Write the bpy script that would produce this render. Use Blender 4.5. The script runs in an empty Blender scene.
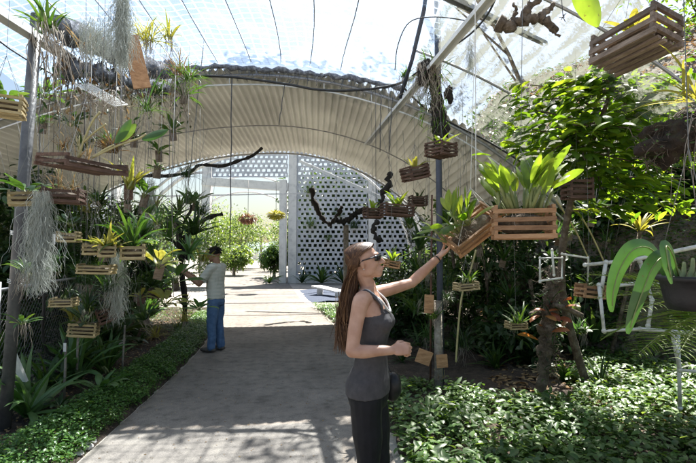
import bpy, math, random
from mathutils import Vector, Matrix, Euler, noise
R = math.radians
PI = math.pi
sc = bpy.context.scene
col = sc.collection

# ------------------------------------------------------------------ camera
PITCH = 2.5
CAMZ = 1.6
FPX = 464.0
cam_d = bpy.data.cameras.new('camera'); cam = bpy.data.objects.new('camera', cam_d); col.objects.link(cam)
cam.location = (0, 0, CAMZ); cam.rotation_euler = (R(90 + PITCH), 0, 0)
cam_d.sensor_width = 36; cam_d.lens = 24; cam_d.clip_start = 0.05; cam_d.clip_end = 2000
sc.camera = cam

# ------------------------------------------------------------------ sky, sun, exposure
SUN_EL, SUN_AZ = 58.0, 24.0           # azimuth from +Y (ahead) towards +X
w = bpy.data.worlds.new('World'); sc.world = w; w.use_nodes = True
nt = w.node_tree; nt.nodes.clear()
sky = nt.nodes.new('ShaderNodeTexSky'); sky.sky_type = 'NISHITA'; sky.sun_disc = False
sky.sun_elevation = R(SUN_EL); sky.sun_rotation = R(SUN_AZ); sky.air_density = 1.3; sky.dust_density = 2.5
bg = nt.nodes.new('ShaderNodeBackground'); bg.inputs['Strength'].default_value = 0.052
wo = nt.nodes.new('ShaderNodeOutputWorld')
nt.links.new(sky.outputs[0], bg.inputs[0]); nt.links.new(bg.outputs[0], wo.inputs[0])
sd = bpy.data.lights.new('sun', 'SUN'); sd.energy = 5.0; sd.angle = R(0.5); sd.color = (1, .95, .87)
sun = bpy.data.objects.new('sun', sd); col.objects.link(sun)
_d = Vector((math.sin(R(SUN_AZ)) * math.cos(R(SUN_EL)), math.cos(R(SUN_AZ)) * math.cos(R(SUN_EL)), math.sin(R(SUN_EL))))
sun.rotation_euler = _d.to_track_quat('Z', 'Y').to_euler(); sun.location = (3, 5, 12)
sc.view_settings.view_transform = 'Standard'; sc.view_settings.look = 'None'
sc.view_settings.exposure = 1.75; sc.view_settings.gamma = 1
sc.view_settings.use_curve_mapping = False
sc.render.engine = 'CYCLES'
sc.cycles.max_bounces = 8; sc.cycles.transparent_max_bounces = 16; sc.cycles.transmission_bounces = 6
sc.cycles.diffuse_bounces = 4; sc.cycles.caustics_reflective = False; sc.cycles.caustics_refractive = False

# ------------------------------------------------------------------ helpers
_cp, _sp = math.cos(R(PITCH)), math.sin(R(PITCH))
def P(px, py, Y):
    """the point at depth Y metres that a place in the photograph shows"""
    u = (px - 348) / FPX; v = (231.5 - py) / FPX
    d = Vector((u, _cp - v * _sp, _sp + v * _cp))
    return Vector((0, 0, CAMZ)) + d * (Y / d.y)
def G(px, py, z=0.0):
    u = (px - 348) / FPX; v = (231.5 - py) / FPX
    d = Vector((u, _cp - v * _sp, _sp + v * _cp))
    return Vector((0, 0, CAMZ)) + d * ((z - CAMZ) / d.z)
def V(*a): return Vector(a)
def lerp(a, b, t): return a + (b - a) * t
def sstep(a, b, x):
    t = max(0, min(1, (x - a) / (b - a))); return t * t * (3 - 2 * t)

class MB:
    def __init__(s): s.v = []; s.f = []; s.m = []
    def add(s, vs, fs, mi=0):
        n = len(s.v); s.v.extend([tuple(p) for p in vs]); s.f.extend([tuple(i + n for i in f) for f in fs]); s.m.extend([mi] * len(fs))
    def box(s, c, size, rot=None, mi=0):
        hx, hy, hz = size[0] / 2, size[1] / 2, size[2] / 2
        vs = [Vector((x, y, z)) for x in (-hx, hx) for y in (-hy, hy) for z in (-hz, hz)]
        if rot is not None: vs = [rot @ p for p in vs]
        c = Vector(c)
        s.add([p + c for p in vs], [(0, 1, 3, 2), (4, 6, 7, 5), (0, 4, 5, 1), (2, 3, 7, 6), (0, 2, 6, 4), (1, 5, 7, 3)], mi)
    def bar(s, a, b, w, h, mi=0, up=Vector((0, 0, 1))):
        a = Vector(a); b = Vector(b); d = b - a; L = d.length
        if L < 1e-6: return
        y = d.normalized(); x = y.cross(up)
        if x.length < 1e-4: x = y.cross(Vector((1, 0, 0)))
        x.normalize(); z = x.cross(y)
        s.box((a + b) / 2, (w, L, h), Matrix((x, y, z)).transposed(), mi)
    def tube(s, pts, rad, n=6, mi=0, cap=True):
        pts = [Vector(p) for p in pts]; k = len(pts)
        if k < 2: return
        if not hasattr(rad, '__len__'): rad = [rad] * k
        ref = Vector((0.13, 0.31, 0.94)); vs = []; prev = None
        for i, p in enumerate(pts):
            t = (pts[min(i + 1, k - 1)] - pts[max(i - 1, 0)])
            if t.length < 1e-9: t = Vector((0, 0, 1))
            t.normalize()
            if prev is None:
                x = t.cross(ref)
                if x.length < .1: x = t.cross(Vector((1, 0, 0)))
            else: x = prev - t * prev.dot(t)
            if x.length < 1e-6: x = t.orthogonal()
            x.normalize(); prev = x; y = t.cross(x)
            for j in range(n):
                a = 2 * PI * j / n
                vs.append(p + (x * math.cos(a) + y * math.sin(a)) * rad[i])
        fs = [(i * n + j, i * n + (j + 1) % n, (i + 1) * n + (j + 1) % n, (i + 1) * n + j) for i in range(k - 1) for j in range(n)]
        if cap and n > 2: fs += [tuple(range(n - 1, -1, -1)), tuple((k - 1) * n + j for j in range(n))]
        s.add(vs, fs, mi)
    def loft(s, secs, n=20, mi=0, cap=True):
        """secs: list of (centre, axis_x_vector, axis_y_vector) ellipses"""
        vs = []
        for c, ax, ay in secs:
            for j in range(n):
                a = 2 * PI * j / n; vs.append(Vector(c) + Vector(ax) * math.cos(a) + Vector(ay) * math.sin(a))
        k = len(secs)
        fs = [(i * n + j, i * n + (j + 1) % n, (i + 1) * n + (j + 1) % n, (i + 1) * n + j) for i in range(k - 1) for j in range(n)]
        if cap: fs += [tuple(range(n - 1, -1, -1)), tuple((k - 1) * n + j for j in range(n))]
        s.add(vs, fs, mi)
    def ell(s, c, r, rot=None, nu=14, nv=9, mi=0):
        vs = [Vector((0, 0, r[2]))]
        for i in range(1, nv):
            th = PI * i / nv
            for j in range(nu):
                a = 2 * PI * j / nu
                vs.append(Vector((r[0] * math.sin(th) * math.cos(a), r[1] * math.sin(th) * math.sin(a), r[2] * math.cos(th))))
        vs.append(Vector((0, 0, -r[2])))
        fs = [(0, 1 + j, 1 + (j + 1) % nu) for j in range(nu)]
        for i in range(nv - 2):
            for j in range(nu):
                a = 1 + i * nu; b = a + nu
                fs.append((a + j, b + j, b + (j + 1) % nu, a + (j + 1) % nu))
        a = 1 + (nv - 2) * nu; fs += [(a + j, len(vs) - 1, a + (j + 1) % nu) for j in range(nu)]
        if rot is not None: vs = [rot @ p for p in vs]
        s.add([p + Vector(c) for p in vs], fs, mi)
    def build(s, name, mat, parent=None, smooth=True, loc=None):
        me = bpy.data.meshes.new(name)
        off = Vector(loc) if loc is not None else Vector((0, 0, 0))
        me.from_pydata([tuple(Vector(p) - off) for p in s.v], [], s.f)
        mats = mat if isinstance(mat, (list, tuple)) else [mat]
        for m in mats: me.materials.append(m)
        if len(mats) > 1: me.polygons.foreach_set('material_index', s.m)
        if smooth: me.polygons.foreach_set('use_smooth', [True] * len(me.polygons))
        me.update()
        o = bpy.data.objects.new(name, me); col.objects.link(o)
        if parent is not None: o.parent = parent
        o.location = off
        return o

def tag(o, label, cat, group=None, kind=None):
    if label: o['label'] = label
    if cat: o['category'] = cat
    if group: o['group'] = group
    if kind: o['kind'] = kind
    return o
def thing(name, label, cat, loc=(0, 0, 0), rot=(0, 0, 0), group=None):
    o = bpy.data.objects.new(name, None); col.objects.link(o); o.location = loc; o.rotation_euler = rot
    o.empty_display_size = .1
    return tag(o, label, cat, group)
def struct(name, mb, mat, smooth=True):
    o = mb.build(name, mat, None, smooth); o['kind'] = 'structure'; return o

def catmull(pts, sub=4):
    pts = [Vector(p) for p in pts]; out = []
    for i in range(len(pts) - 1):
        p0 = pts[max(i - 1, 0)]; p1 = pts[i]; p2 = pts[i + 1]; p3 = pts[min(i + 2, len(pts) - 1)]
        for k in range(sub):
            t = k / sub
            out.append(.5 * ((2 * p1) + (p2 - p0) * t + (2 * p0 - 5 * p1 + 4 * p2 - p3) * t * t + (3 * p1 - p0 - 3 * p2 + p3) * t ** 3))
    out.append(pts[-1]); return out

# ------------------------------------------------------------------ materials
def mat_new(name):
    m = bpy.data.materials.new(name); m.use_nodes = True
    m.node_tree.nodes.clear(); return m, m.node_tree
def N(nt, t, **kw):
    n = nt.nodes.new(t)
    for k, v in kw.items(): setattr(n, k, v)
    return n
def ramp(nt, stops):
    r = nt.nodes.new('ShaderNodeValToRGB'); e = r.color_ramp.elements
    while len(e) < len(stops): e.new(.5)
    for i, (p, c) in enumerate(stops): e[i].position = p; e[i].color = (*c, 1)
    return r
def surf(name, c1, c2, scale=8, rough=.7, bump=.3, detail=6, metal=0, c3=None, bscale=None, stretch=None, spec=.5, bdist=.02):
    m, nt = mat_new(name); L = nt.links.new
    tc = N(nt, 'ShaderNodeTexCoord'); mp = N(nt, 'ShaderNodeMapping'); L(tc.outputs['Object'], mp.inputs[0])
    if stretch: mp.inputs['Scale'].default_value = stretch
    nz = N(nt, 'ShaderNodeTexNoise'); nz.inputs['Scale'].default_value = scale; nz.inputs['Detail'].default_value = detail
    nz.inputs['Roughness'].default_value = .65
    L(mp.outputs[0], nz.inputs['Vector'])
    st = [(.3, c1), (.7, c2)] if c3 is None else [(.28, c1), (.5, c2), (.72, c3)]
    r = ramp(nt, st); L(nz.outputs['Fac'], r.inputs[0])
    b = N(nt, 'ShaderNodeBsdfPrincipled'); b.inputs['Roughness'].default_value = rough; b.inputs['Metallic'].default_value = metal
    b.inputs['Specular IOR Level'].default_value = spec
    L(r.outputs[0], b.inputs['Base Color'])
    nb = N(nt, 'ShaderNodeTexNoise'); nb.inputs['Scale'].default_value = bscale or scale * 4; nb.inputs['Detail'].default_value = 5
    L(mp.outputs[0], nb.inputs['Vector'])
    bp = N(nt, 'ShaderNodeBump'); bp.inputs['Strength'].default_value = bump; bp.inputs['Distance'].default_value = bdist
    L(nb.outputs['Fac'], bp.inputs['Height']); L(bp.outputs[0], b.inputs['Normal'])
    o = N(nt, 'ShaderNodeOutputMaterial'); L(b.outputs[0], o.inputs[0])
    return m
def vary(m, lo=.55, hi=1.35):
    nt = m.node_tree; L = nt.links.new; b = [n for n in nt.nodes if n.type == 'BSDF_PRINCIPLED'][0]; src = b.inputs['Base Color'].links[0].from_socket
    g = N(nt, 'ShaderNodeNewGeometry'); mr = N(nt, 'ShaderNodeMapRange'); mr.inputs[3].default_value = lo; mr.inputs[4].default_value = hi; L(g.outputs['Random Per Island'], mr.inputs[0])
    mx = N(nt, 'ShaderNodeMix', data_type='RGBA', blend_type='MULTIPLY'); mx.inputs[0].default_value = 1; L(src, mx.inputs[6]); L(mr.outputs[0], mx.inputs[7]); L(mx.outputs[2], b.inputs['Base Color']); return m
def leafmat(name, ca, cb, cc=None, rough=.42, trans=.35, tcol=None, spec=.5):
    """leaves: colour changes from leaf to leaf, some light passes through"""
    m, nt = mat_new(name); L = nt.links.new
    g = N(nt, 'ShaderNodeNewGeometry')
    r = ramp(nt, [(0, ca), (.6, cb), (1, cc or cb)]); L(g.outputs['Random Per Island'], r.inputs[0])
    nz = N(nt, 'ShaderNodeTexNoise'); nz.inputs['Scale'].default_value = 22; nz.inputs['Detail'].default_value = 4
    tc = N(nt, 'ShaderNodeTexCoord'); L(tc.outputs['Object'], nz.inputs['Vector'])
    mx = N(nt, 'ShaderNodeMix', data_type='RGBA', blend_type='MULTIPLY'); mx.inputs[0].default_value = .55
    r2 = ramp(nt, [(.3, (.6, .62, .5)), (.7, (1.15, 1.1, 1.0))]); L(nz.outputs['Fac'], r2.inputs[0])
    L(r.outputs[0], mx.inputs[6]); L(r2.outputs[0], mx.inputs[7])
    ns = N(nt, 'ShaderNodeTexNoise'); ns.inputs['Scale'].default_value = 70; ns.inputs['Detail'].default_value = 3; L(tc.outputs['Object'], ns.inputs['Vector'])
    rs = ramp(nt, [(.66, (0, 0, 0)), (.74, (1, 1, 1))]); L(ns.outputs['Fac'], rs.inputs[0])
    mb_ = N(nt, 'ShaderNodeMix', data_type='RGBA'); L(rs.outputs[0], mb_.inputs[0]); L(mx.outputs[2], mb_.inputs[6]); mb_.inputs[7].default_value = (.10, .065, .03, 1); mx = mb_
    b = N(nt, 'ShaderNodeBsdfPrincipled'); b.inputs['Roughness'].default_value = rough; b.inputs['Specular IOR Level'].default_value = spec
    L(mx.outputs[2], b.inputs['Base Color'])
    bp = N(nt, 'ShaderNodeBump'); bp.inputs['Strength'].default_value = .35; bp.inputs['Distance'].default_value = .004; L(nz.outputs['Fac'], bp.inputs['Height']); L(bp.outputs[0], b.inputs['Normal'])
    t = N(nt, 'ShaderNodeBsdfTranslucent')
    gm = N(nt, 'ShaderNodeMix', data_type='RGBA', blend_type='MULTIPLY'); gm.inputs[0].default_value = 1
    tc2 = tcol or (2.6, 2.3, .9); gm.inputs[7].default_value = (*tc2, 1)
    L(mx.outputs[2], gm.inputs[6]); L(gm.outputs[2], t.inputs[0])
    ms = N(nt, 'ShaderNodeMixShader'); ms.inputs[0].default_value = trans
    L(b.outputs[0], ms.inputs[1]); L(t.outputs[0], ms.inputs[2])
    o = N(nt, 'ShaderNodeOutputMaterial'); L(ms.outputs[0], o.inputs[0]); return m

M = {}
def setup_mats():
    # concrete path with stains, cracks and grit
    m, nt = mat_new('path_concrete'); L = nt.links.new
    tc = N(nt, 'ShaderNodeTexCoord')
    def nz(s, d=6, r=.6):
        n = N(nt, 'ShaderNodeTexNoise'); n.inputs['Scale'].default_value = s; n.inputs['Detail'].default_value = d; n.inputs['Roughness'].default_value = r
        L(tc.outputs['Object'], n.inputs['Vector']); return n
    a = nz(.9); b_ = nz(7, 8, .7); c_ = nz(90, 4)
    r1 = ramp(nt, [(.3, (.15, .135, .12)), (.5, (.205, .187, .168)), (.72, (.26, .24, .215))]); L(a.outputs['Fac'], r1.inputs[0])
    r2 = ramp(nt, [(.3, (.5, .48, .46)), (.48, (.95, .93, .92)), (.68, (1.2, 1.17, 1.12))]); L(b_.outputs['Fac'], r2.inputs[0])
    r3 = ramp(nt, [(.3, (.72, .72, .72)), (.6, (1.1, 1.1, 1.1))]); L(c_.outputs['Fac'], r3.inputs[0])
    m1 = N(nt, 'ShaderNodeMix', data_type='RGBA', blend_type='MULTIPLY'); m1.inputs[0].default_value = 1
    m2 = N(nt, 'ShaderNodeMix', data_type='RGBA', blend_type='MULTIPLY'); m2.inputs[0].default_value = 1
    L(r1.outputs[0], m1.inputs[6]); L(r2.outputs[0], m1.inputs[7]); L(m1.outputs[2], m2.inputs[6]); L(r3.outputs[0], m2.inputs[7])
    b = N(nt, 'ShaderNodeBsdfPrincipled'); b.inputs['Roughness'].default_value = .85; L(m2.outputs[2], b.inputs['Base Color'])
    bp = N(nt, 'ShaderNodeBump'); bp.inputs['Strength'].default_value = .5; bp.inputs['Distance'].default_value = .01
    L(c_.outputs['Fac'], bp.inputs['Height']); L(bp.outputs[0], b.inputs['Normal'])
    o = N(nt, 'ShaderNodeOutputMaterial'); L(b.outputs[0], o.inputs[0]); M['path'] = m
    M['soil'] = surf('dark_soil', (.02, .014, .01), (.06, .042, .03), 9, .95, .9, 8, c3=(.12, .09, .065), bscale=40, bdist=.05)
    M['ground'] = surf('pale_gravel', (.22, .2, .17), (.38, .35, .31), 3, .95, .6, 8, c3=(.45, .42, .38), bscale=50)
    M['hill'] = surf('dry_hillside', (.07, .055, .04), (.2, .17, .14), 5, .95, 1, 9, c3=(.36, .32, .27), bscale=18, bdist=.08)
    M['bluegravel'] = surf('blue_gravel', (.03, .045, .08), (.07, .09, .14), 30, .9, .7)
    M['roof'] = None
    # opaque roof sheet: pale beige, lets a trace of light through, grimy
    m, nt = mat_new('roof_sheet'); L = nt.links.new
    tc = N(nt, 'ShaderNodeTexCoord'); n = N(nt, 'ShaderNodeTexNoise'); n.inputs['Scale'].default_value = 1.3; n.inputs['Detail'].default_value = 8
    mp = N(nt, 'ShaderNodeMapping'); mp.inputs['Scale'].default_value = (.8, .5, 1); L(tc.outputs['Object'], mp.inputs[0]); L(mp.outputs[0], n.inputs['Vector'])
    r = ramp(nt, [(.3, (.60, .585, .54)), (.6, (.80, .785, .73))]); L(n.outputs['Fac'], r.inputs[0])
    b = N(nt, 'ShaderNodeBsdfPrincipled'); b.inputs['Roughness'].default_value = .6; L(r.outputs[0], b.inputs['Base Color'])
    t = N(nt, 'ShaderNodeBsdfTranslucent'); L(r.outputs[0], t.inputs[0])
    ms = N(nt, 'ShaderNodeMixShader'); ms.inputs[0].default_value = .15; L(b.outputs[0], ms.inputs[1]); L(t.outputs[0], ms.inputs[2])
    o = N(nt, 'ShaderNodeOutputMaterial'); L(ms.outputs[0], o.inputs[0]); M['roof'] = m
    # clear film and clear sheets
    def clear(name, base, tr, scale, rng, colr=(.86, .93, 1.0)):
        m, nt = mat_new(name); L = nt.links.new
        tc = N(nt, 'ShaderNodeTexCoord'); n = N(nt, 'ShaderNodeTexNoise'); n.inputs['Scale'].default_value = scale; n.inputs['Detail'].default_value = 9
        n.inputs['Roughness'].default_value = .75
        L(tc.outputs['Object'], n.inputs['Vector'])
        mr = N(nt, 'ShaderNodeMapRange'); mr.inputs[1].default_value = .38; mr.inputs[2].default_value = .68
        mr.inputs[3].default_value = rng[0]; mr.inputs[4].default_value = rng[1]; L(n.outputs['Fac'], mr.inputs[0])
        for dr_ in ('X', 'Y'):
            wv = N(nt, 'ShaderNodeTexWave', wave_type='BANDS', bands_direction=dr_); wv.inputs['Scale'].default_value = 2.6; wv.inputs['Distortion'].default_value = .6; wv.inputs['Detail'].default_value = 1
            L(tc.outputs['Object'], wv.inputs['Vector']); rw = ramp(nt, [(.90, (0, 0, 0)), (.97, (.30, .30, .30))]); L(wv.outputs['Fac'], rw.inputs[0])
            ad_ = N(nt, 'ShaderNodeMath', operation='ADD'); L(mr.outputs[0], ad_.inputs[0]); L(rw.outputs[0], ad_.inputs[1]); mr = ad_
        a = N(nt, 'ShaderNodeBsdfTransparent'); a.inputs[0].default_value = (*colr, 1)
        d = N(nt, 'ShaderNodeBsdfDiffuse'); d.inputs[0].default_value = (*base, 1)
        t = N(nt, 'ShaderNodeBsdfTranslucent'); t.inputs[0].default_value = (*tr, 1)
        m1 = N(nt, 'ShaderNodeMixShader'); m1.inputs[0].default_value = .65; L(d.outputs[0], m1.inputs[1]); L(t.outputs[0], m1.inputs[2])
        m2 = N(nt, 'ShaderNodeMixShader'); L(mr.outputs[0], m2.inputs[0]); L(a.outputs[0], m2.inputs[1]); L(m1.outputs[0], m2.inputs[2])
        o = N(nt, 'ShaderNodeOutputMaterial'); L(m2.outputs[0], o.inputs[0]); return m
    M['film'] = clear('plastic_film', (.55, .62, .70), (.62, .74, .86), 2.2, (.10, .30))
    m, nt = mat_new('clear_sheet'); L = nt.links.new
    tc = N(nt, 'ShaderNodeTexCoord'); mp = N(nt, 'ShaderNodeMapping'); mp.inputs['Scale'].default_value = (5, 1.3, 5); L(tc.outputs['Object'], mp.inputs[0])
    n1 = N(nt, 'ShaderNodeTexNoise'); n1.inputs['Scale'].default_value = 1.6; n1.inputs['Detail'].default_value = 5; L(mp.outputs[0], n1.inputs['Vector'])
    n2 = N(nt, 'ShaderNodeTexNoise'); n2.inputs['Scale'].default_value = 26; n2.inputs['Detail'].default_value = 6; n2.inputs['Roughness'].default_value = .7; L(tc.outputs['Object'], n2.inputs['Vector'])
    ad = N(nt, 'ShaderNodeMath', operation='ADD'); L(n1.outputs['Fac'], ad.inputs[0]); L(n2.outputs['Fac'], ad.inputs[1]); at_ = N(nt, 'ShaderNodeAttribute'); at_.attribute_name = 'valley_shade'; ad0 = ad; ad = N(nt, 'ShaderNodeMath', operation='MULTIPLY_ADD'); L(at_.outputs['Fac'], ad.inputs[0]); ad.inputs[1].default_value = .20; L(ad0.outputs[0], ad.inputs[2])
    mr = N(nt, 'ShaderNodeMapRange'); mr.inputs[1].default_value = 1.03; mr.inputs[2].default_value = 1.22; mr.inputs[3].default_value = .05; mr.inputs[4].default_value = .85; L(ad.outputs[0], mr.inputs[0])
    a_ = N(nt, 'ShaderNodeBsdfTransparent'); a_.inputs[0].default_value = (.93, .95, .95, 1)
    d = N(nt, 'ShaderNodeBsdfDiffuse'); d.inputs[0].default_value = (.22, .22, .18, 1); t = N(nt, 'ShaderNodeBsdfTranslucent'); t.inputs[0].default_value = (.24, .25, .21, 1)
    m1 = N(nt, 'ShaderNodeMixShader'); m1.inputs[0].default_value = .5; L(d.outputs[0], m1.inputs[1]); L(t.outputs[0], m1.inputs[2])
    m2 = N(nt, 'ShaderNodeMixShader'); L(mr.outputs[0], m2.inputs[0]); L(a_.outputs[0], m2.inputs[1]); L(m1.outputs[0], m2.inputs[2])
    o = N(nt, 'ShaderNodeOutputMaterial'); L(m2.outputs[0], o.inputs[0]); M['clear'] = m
    M['metal'] = surf('galvanised_metal', (.28, .28, .29), (.42, .42, .43), 12, .45, .1, metal=.55)
    M['pole'] = surf('grey_painted_pole', (.05, .05, .055), (.10, .10, .105), 6, .5, .25, metal=.2, c3=(.17, .165, .16))
    M['bluepole'] = surf('dark_blue_pole', (.035, .045, .075), (.08, .09, .13), 9, .5, .2)
    M['white'] = surf('white_paint', (.55, .56, .57), (.8, .8, .79), 3, .6, .15, c3=(.85, .85, .84))
    M['blockwall'] = surf('pale_blue_grey_blocks', (.42, .45, .5), (.6, .63, .68), 2.5, .8, .3, c3=(.72, .74, .76)); M['pvc'] = surf('white_pvc', (.36, .35, .3), (.68, .67, .62), 9, .4, .1, c3=(.8, .79, .75))
    M['black'] = surf('black_rubber', (.012, .012, .014), (.03, .03, .03), 20, .6, .2)
    M['net'] = surf('grey_shade_net', (.03, .032, .045), (.16, .17, .2), 25, .9, .8, c3=(.4, .42, .46))
    M['wire'] = surf('dull_wire', (.13, .13, .13), (.24, .24, .23), 30, .5, 0, metal=.4)
    M['string'] = surf('white_string', (.6, .6, .58), (.8, .8, .78), 30, .8, 0)
    M['darkwire'] = surf('dark_wire', (.03, .03, .035), (.08, .08, .09), 30, .6, 0)
    st = (1, 1, 1)
    M['wood_orange'] = surf('orange_brown_wood', (.26, .13, .06), (.44, .24, .12), 14, .65, .4, c3=(.58, .35, .19), stretch=(.6, 3, 3))
    M['wood_grey'] = surf('weathered_brown_wood', (.10, .07, .05), (.19, .14, .105), 16, .8, .5, c3=(.30, .23, .18), stretch=(.6, 3, 3))
    M['wood_dark'] = surf('dark_red_wood', (.045, .025, .018), (.11, .06, .042), 14, .8, .5, c3=(.18, .11, .08), stretch=(.6, 3, 3))
    M['wood_pale'] = surf('pale_yellow_wood', (.25, .19, .10), (.42, .33, .17), 14, .75, .4, c3=(.52, .43, .26), stretch=(.6, 3, 3))
    M['bark'] = surf('rough_bark', (.05, .035, .025), (.12, .09, .065), 14, .95, 1, 8, c3=(.24, .2, .16), bscale=26, bdist=.03)
    M['palebark'] = surf('pale_bark', (.14, .12, .1), (.26, .23, .19), 14, .95, 1, 8, c3=(.38, .35, .3), bscale=26, bdist=.03)
    M['blackbark'] = surf('black_bark', (.012, .01, .009), (.035, .028, .024), 14, .95, 1, 8, bscale=26, bdist=.03)
    M['mossbark'] = surf('mossy_fern_root', (.012, .009, .006), (.035, .022, .014), 18, 1, 1, 9, c3=(.05, .06, .025), bscale=40, bdist=.03)
    M['root'] = surf('dry_roots', (.25, .21, .17), (.42, .37, .31), 20, .9, .2)
    M['mossgrey'] = surf('grey_moss_strands', (.34, .37, .33), (.52, .54, .49), 20, .9, .1)
    M['bulb'] = surf('green_yellow_stems', (.13, .17, .05), (.28, .30, .12), 12, .5, .2)
    M['drystem'] = surf('yellow_dry_stems', (.3, .26, .12), (.45, .4, .2), 12, .6, .2)
    M['terracotta'] = surf('dark_terracotta', (.07, .035, .02), (.14, .07, .045), 10, .8, .3)
    M['pot'] = surf('black_plastic_pot', (.006, .006, .008), (.013, .013, .016), 10, .5, .15, c3=(.03, .028, .026))
    M['stone'] = surf('white_stone', (.5, .48, .45), (.7, .68, .65), 8, .9, .6)
    M['bluepaint'] = surf('blue_paint', (.16, .24, .36), (.3, .36, .44), 5, .6, .1)
    M['hillfar'] = surf('far_green_hill', (.14, .2, .18), (.24, .3, .26), .08, .95, .2)
    # leaves
    M['l_lime'] = leafmat('lime_leaf', (.12, .20, .03), (.20, .30, .05), (.30, .36, .08), trans=.5, tcol=(2.0, 1.9, .7))
    M['l_tree'] = leafmat('backlit_tree_leaf', (.045, .10, .012), (.09, .175, .02), (.18, .26, .035), trans=.56, rough=.4)
    M['l_mid'] = leafmat('mid_green_leaf', (.03, .085, .02), (.06, .13, .03), (.10, .17, .05), trans=.35)
    M['l_blue'] = leafmat('blue_green_leaf', (.06, .13, .04), (.09, .18, .055), (.12, .2, .07), rough=.4, trans=.22, tcol=(1.6, 2.0, .9))
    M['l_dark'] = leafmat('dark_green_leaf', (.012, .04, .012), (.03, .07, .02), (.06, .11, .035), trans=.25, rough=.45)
    M['l_cover'] = leafmat('ground_cover_leaf', (.035, .09, .022), (.075, .155, .04), (.18, .28, .10), trans=.3, rough=.42, spec=.5)
    M['l_strip'] = leafmat('edging_leaf', (.04, .11, .025), (.07, .17, .035), (.14, .26, .07), trans=.3, rough=.4)
    M['l_yellow'] = leafmat('yellow_leaf', (.30, .30, .06), (.42, .40, .12), (.25, .30, .06), trans=.4, tcol=(1.4, 1.3, .6))
    M['l_dry'] = leafmat('dry_leaf', (.16, .10, .05), (.3, .2, .1), (.4, .32, .2), trans=.2, rough=.8, tcol=(1.5, 1.2, .8))
    M['l_red'] = leafmat('rust_leaf', (.25, .06, .03), (.38, .14, .05), (.45, .25, .08), trans=.3, tcol=(1.6, 1.0, .6))
    M['l_pink'] = leafmat('pink_flower', (.30, .14, .10), (.34, .2, .14), (.2, .22, .1), trans=.3, tcol=(1.3, 1, 1))
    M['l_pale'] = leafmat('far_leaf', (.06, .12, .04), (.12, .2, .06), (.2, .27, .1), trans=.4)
setup_mats()
for k_ in ('wood_orange', 'wood_grey', 'wood_dark', 'wood_pale'): vary(M[k_])

# ------------------------------------------------------------------ leaf and plant geometry
def strap(mb, base, az, el, L, W, droop=1.2, n=7, shape='strap', fold=.25, twist=0, mi=0):
    """one curved leaf; az, el in radians; droop = radians lost along its length"""
    p = Vector(base); e = el; vs = []
    side0 = Vector((-math.sin(az), math.cos(az), 0))
    for i in range(n + 1):
        t = i / n
        d = Vector((math.cos(az) * math.cos(e), math.sin(az) * math.cos(e), math.sin(e)))
        nrm = d.cross(side0).normalized() * -1
        tw = twist * (0.4 + t)
        s = side0 * math.cos(tw) + nrm * math.sin(tw)
        if shape == 'strap': wd = W * (.55 + .45 * min(1, t * 4)) * (1 - max(0, t - .45) ** 1.7 * 2.7)
        elif shape == 'oval': wd = W * max(0.06, math.sin(PI * min(1, t * .93 + .05)) ** .7)
        else: wd = W * max(.04, (1 - t) ** .8)
        wd = max(wd, W * .03) * .5
        m = nrm * (-fold * wd)
        vs += [p - s * wd, p + m, p + s * wd]
        p = p + d * (L / n); e -= droop / n * (.5 + t)
    fs = []
    for i in range(n):
        a = i * 3; b = a + 3
        fs += [(a, a + 1, b + 1, b), (a + 1, a + 2, b + 2, b + 1)]
    mb.add(vs, fs, mi)
def leaf(mb, base, d, nrm, L, W, mi=0, cup=.15):
    d = Vector(d).normalized(); nrm = Vector(nrm); s = d.cross(nrm)
    if s.length < 1e-4: s = d.orthogonal()
    s.normalize(); nn = s.cross(d); b = Vector(base)
    vs = [b, b + d * L * .3 + s * W * .42 + nn * cup * W, b + d * L * .3 - s * W * .42 + nn * cup * W, b + d * L * .32,
          b + d * L * .66 + s * W * .38 + nn * cup * W * .6 - nn * L * .04, b + d * L * .66 - s * W * .38 + nn * cup * W * .6 - nn * L * .04,
          b + d * L * .66 - nn * L * .05, b + d * L - nn * L * .16]
    mb.add(vs, [(0, 3, 1), (0, 2, 3), (1, 3, 6, 4), (2, 5, 6, 3), (4, 6, 7), (5, 7, 6)], mi)
def rosette(mb, base, n, L, W, rng, el=(.4, 1.3), droop=(1, 1.8), shape='strap', az0=0, spread=2 * PI, fold=.3, seg=7, jit=.02):
    for i in range(n):
        az = az0 + spread * ((i + rng.random() * .8) / n)
        t = rng.random()
        b = Vector(base) + Vector((rng.uniform(-jit, jit), rng.uniform(-jit, jit), 0))
        strap(mb, b, az, lerp(el[0], el[1], t), L * rng.uniform(.65, 1.1), W * rng.uniform(.8, 1.15), rng.uniform(*droop), seg, shape, fold, rng.uniform(-.3, .3))
def wiggle(start, d, L, n, amp, rng, grav=0.0):
    p = Vector(start); d = Vector(d).normalized(); pts = [p.copy()]
    for i in range(n):
        d = (d + Vector((rng.uniform(-1, 1), rng.uniform(-1, 1), rng.uniform(-1, 1))) * amp + Vector((0, 0, -grav))).normalized()
        p = p + d * (L / n); pts.append(p.copy())
    return pts
def roots(mb, base, n, L, r, rng, spread=.05, amp=.35):
    for i in range(n):
        b = Vector(base) + Vector((rng.uniform(-spread, spread), rng.uniform(-spread, spread), rng.uniform(-.01, .02)))
        l = L * rng.uniform(.3, 1)
        pts = wiggle(b, (rng.uniform(-.5, .5), rng.uniform(-.5, .5), -1), l, 9, amp, rng, .35)
        mb.tube(pts, [r * (1 - .6 * k / 9) for k in range(10)], 4)
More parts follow.
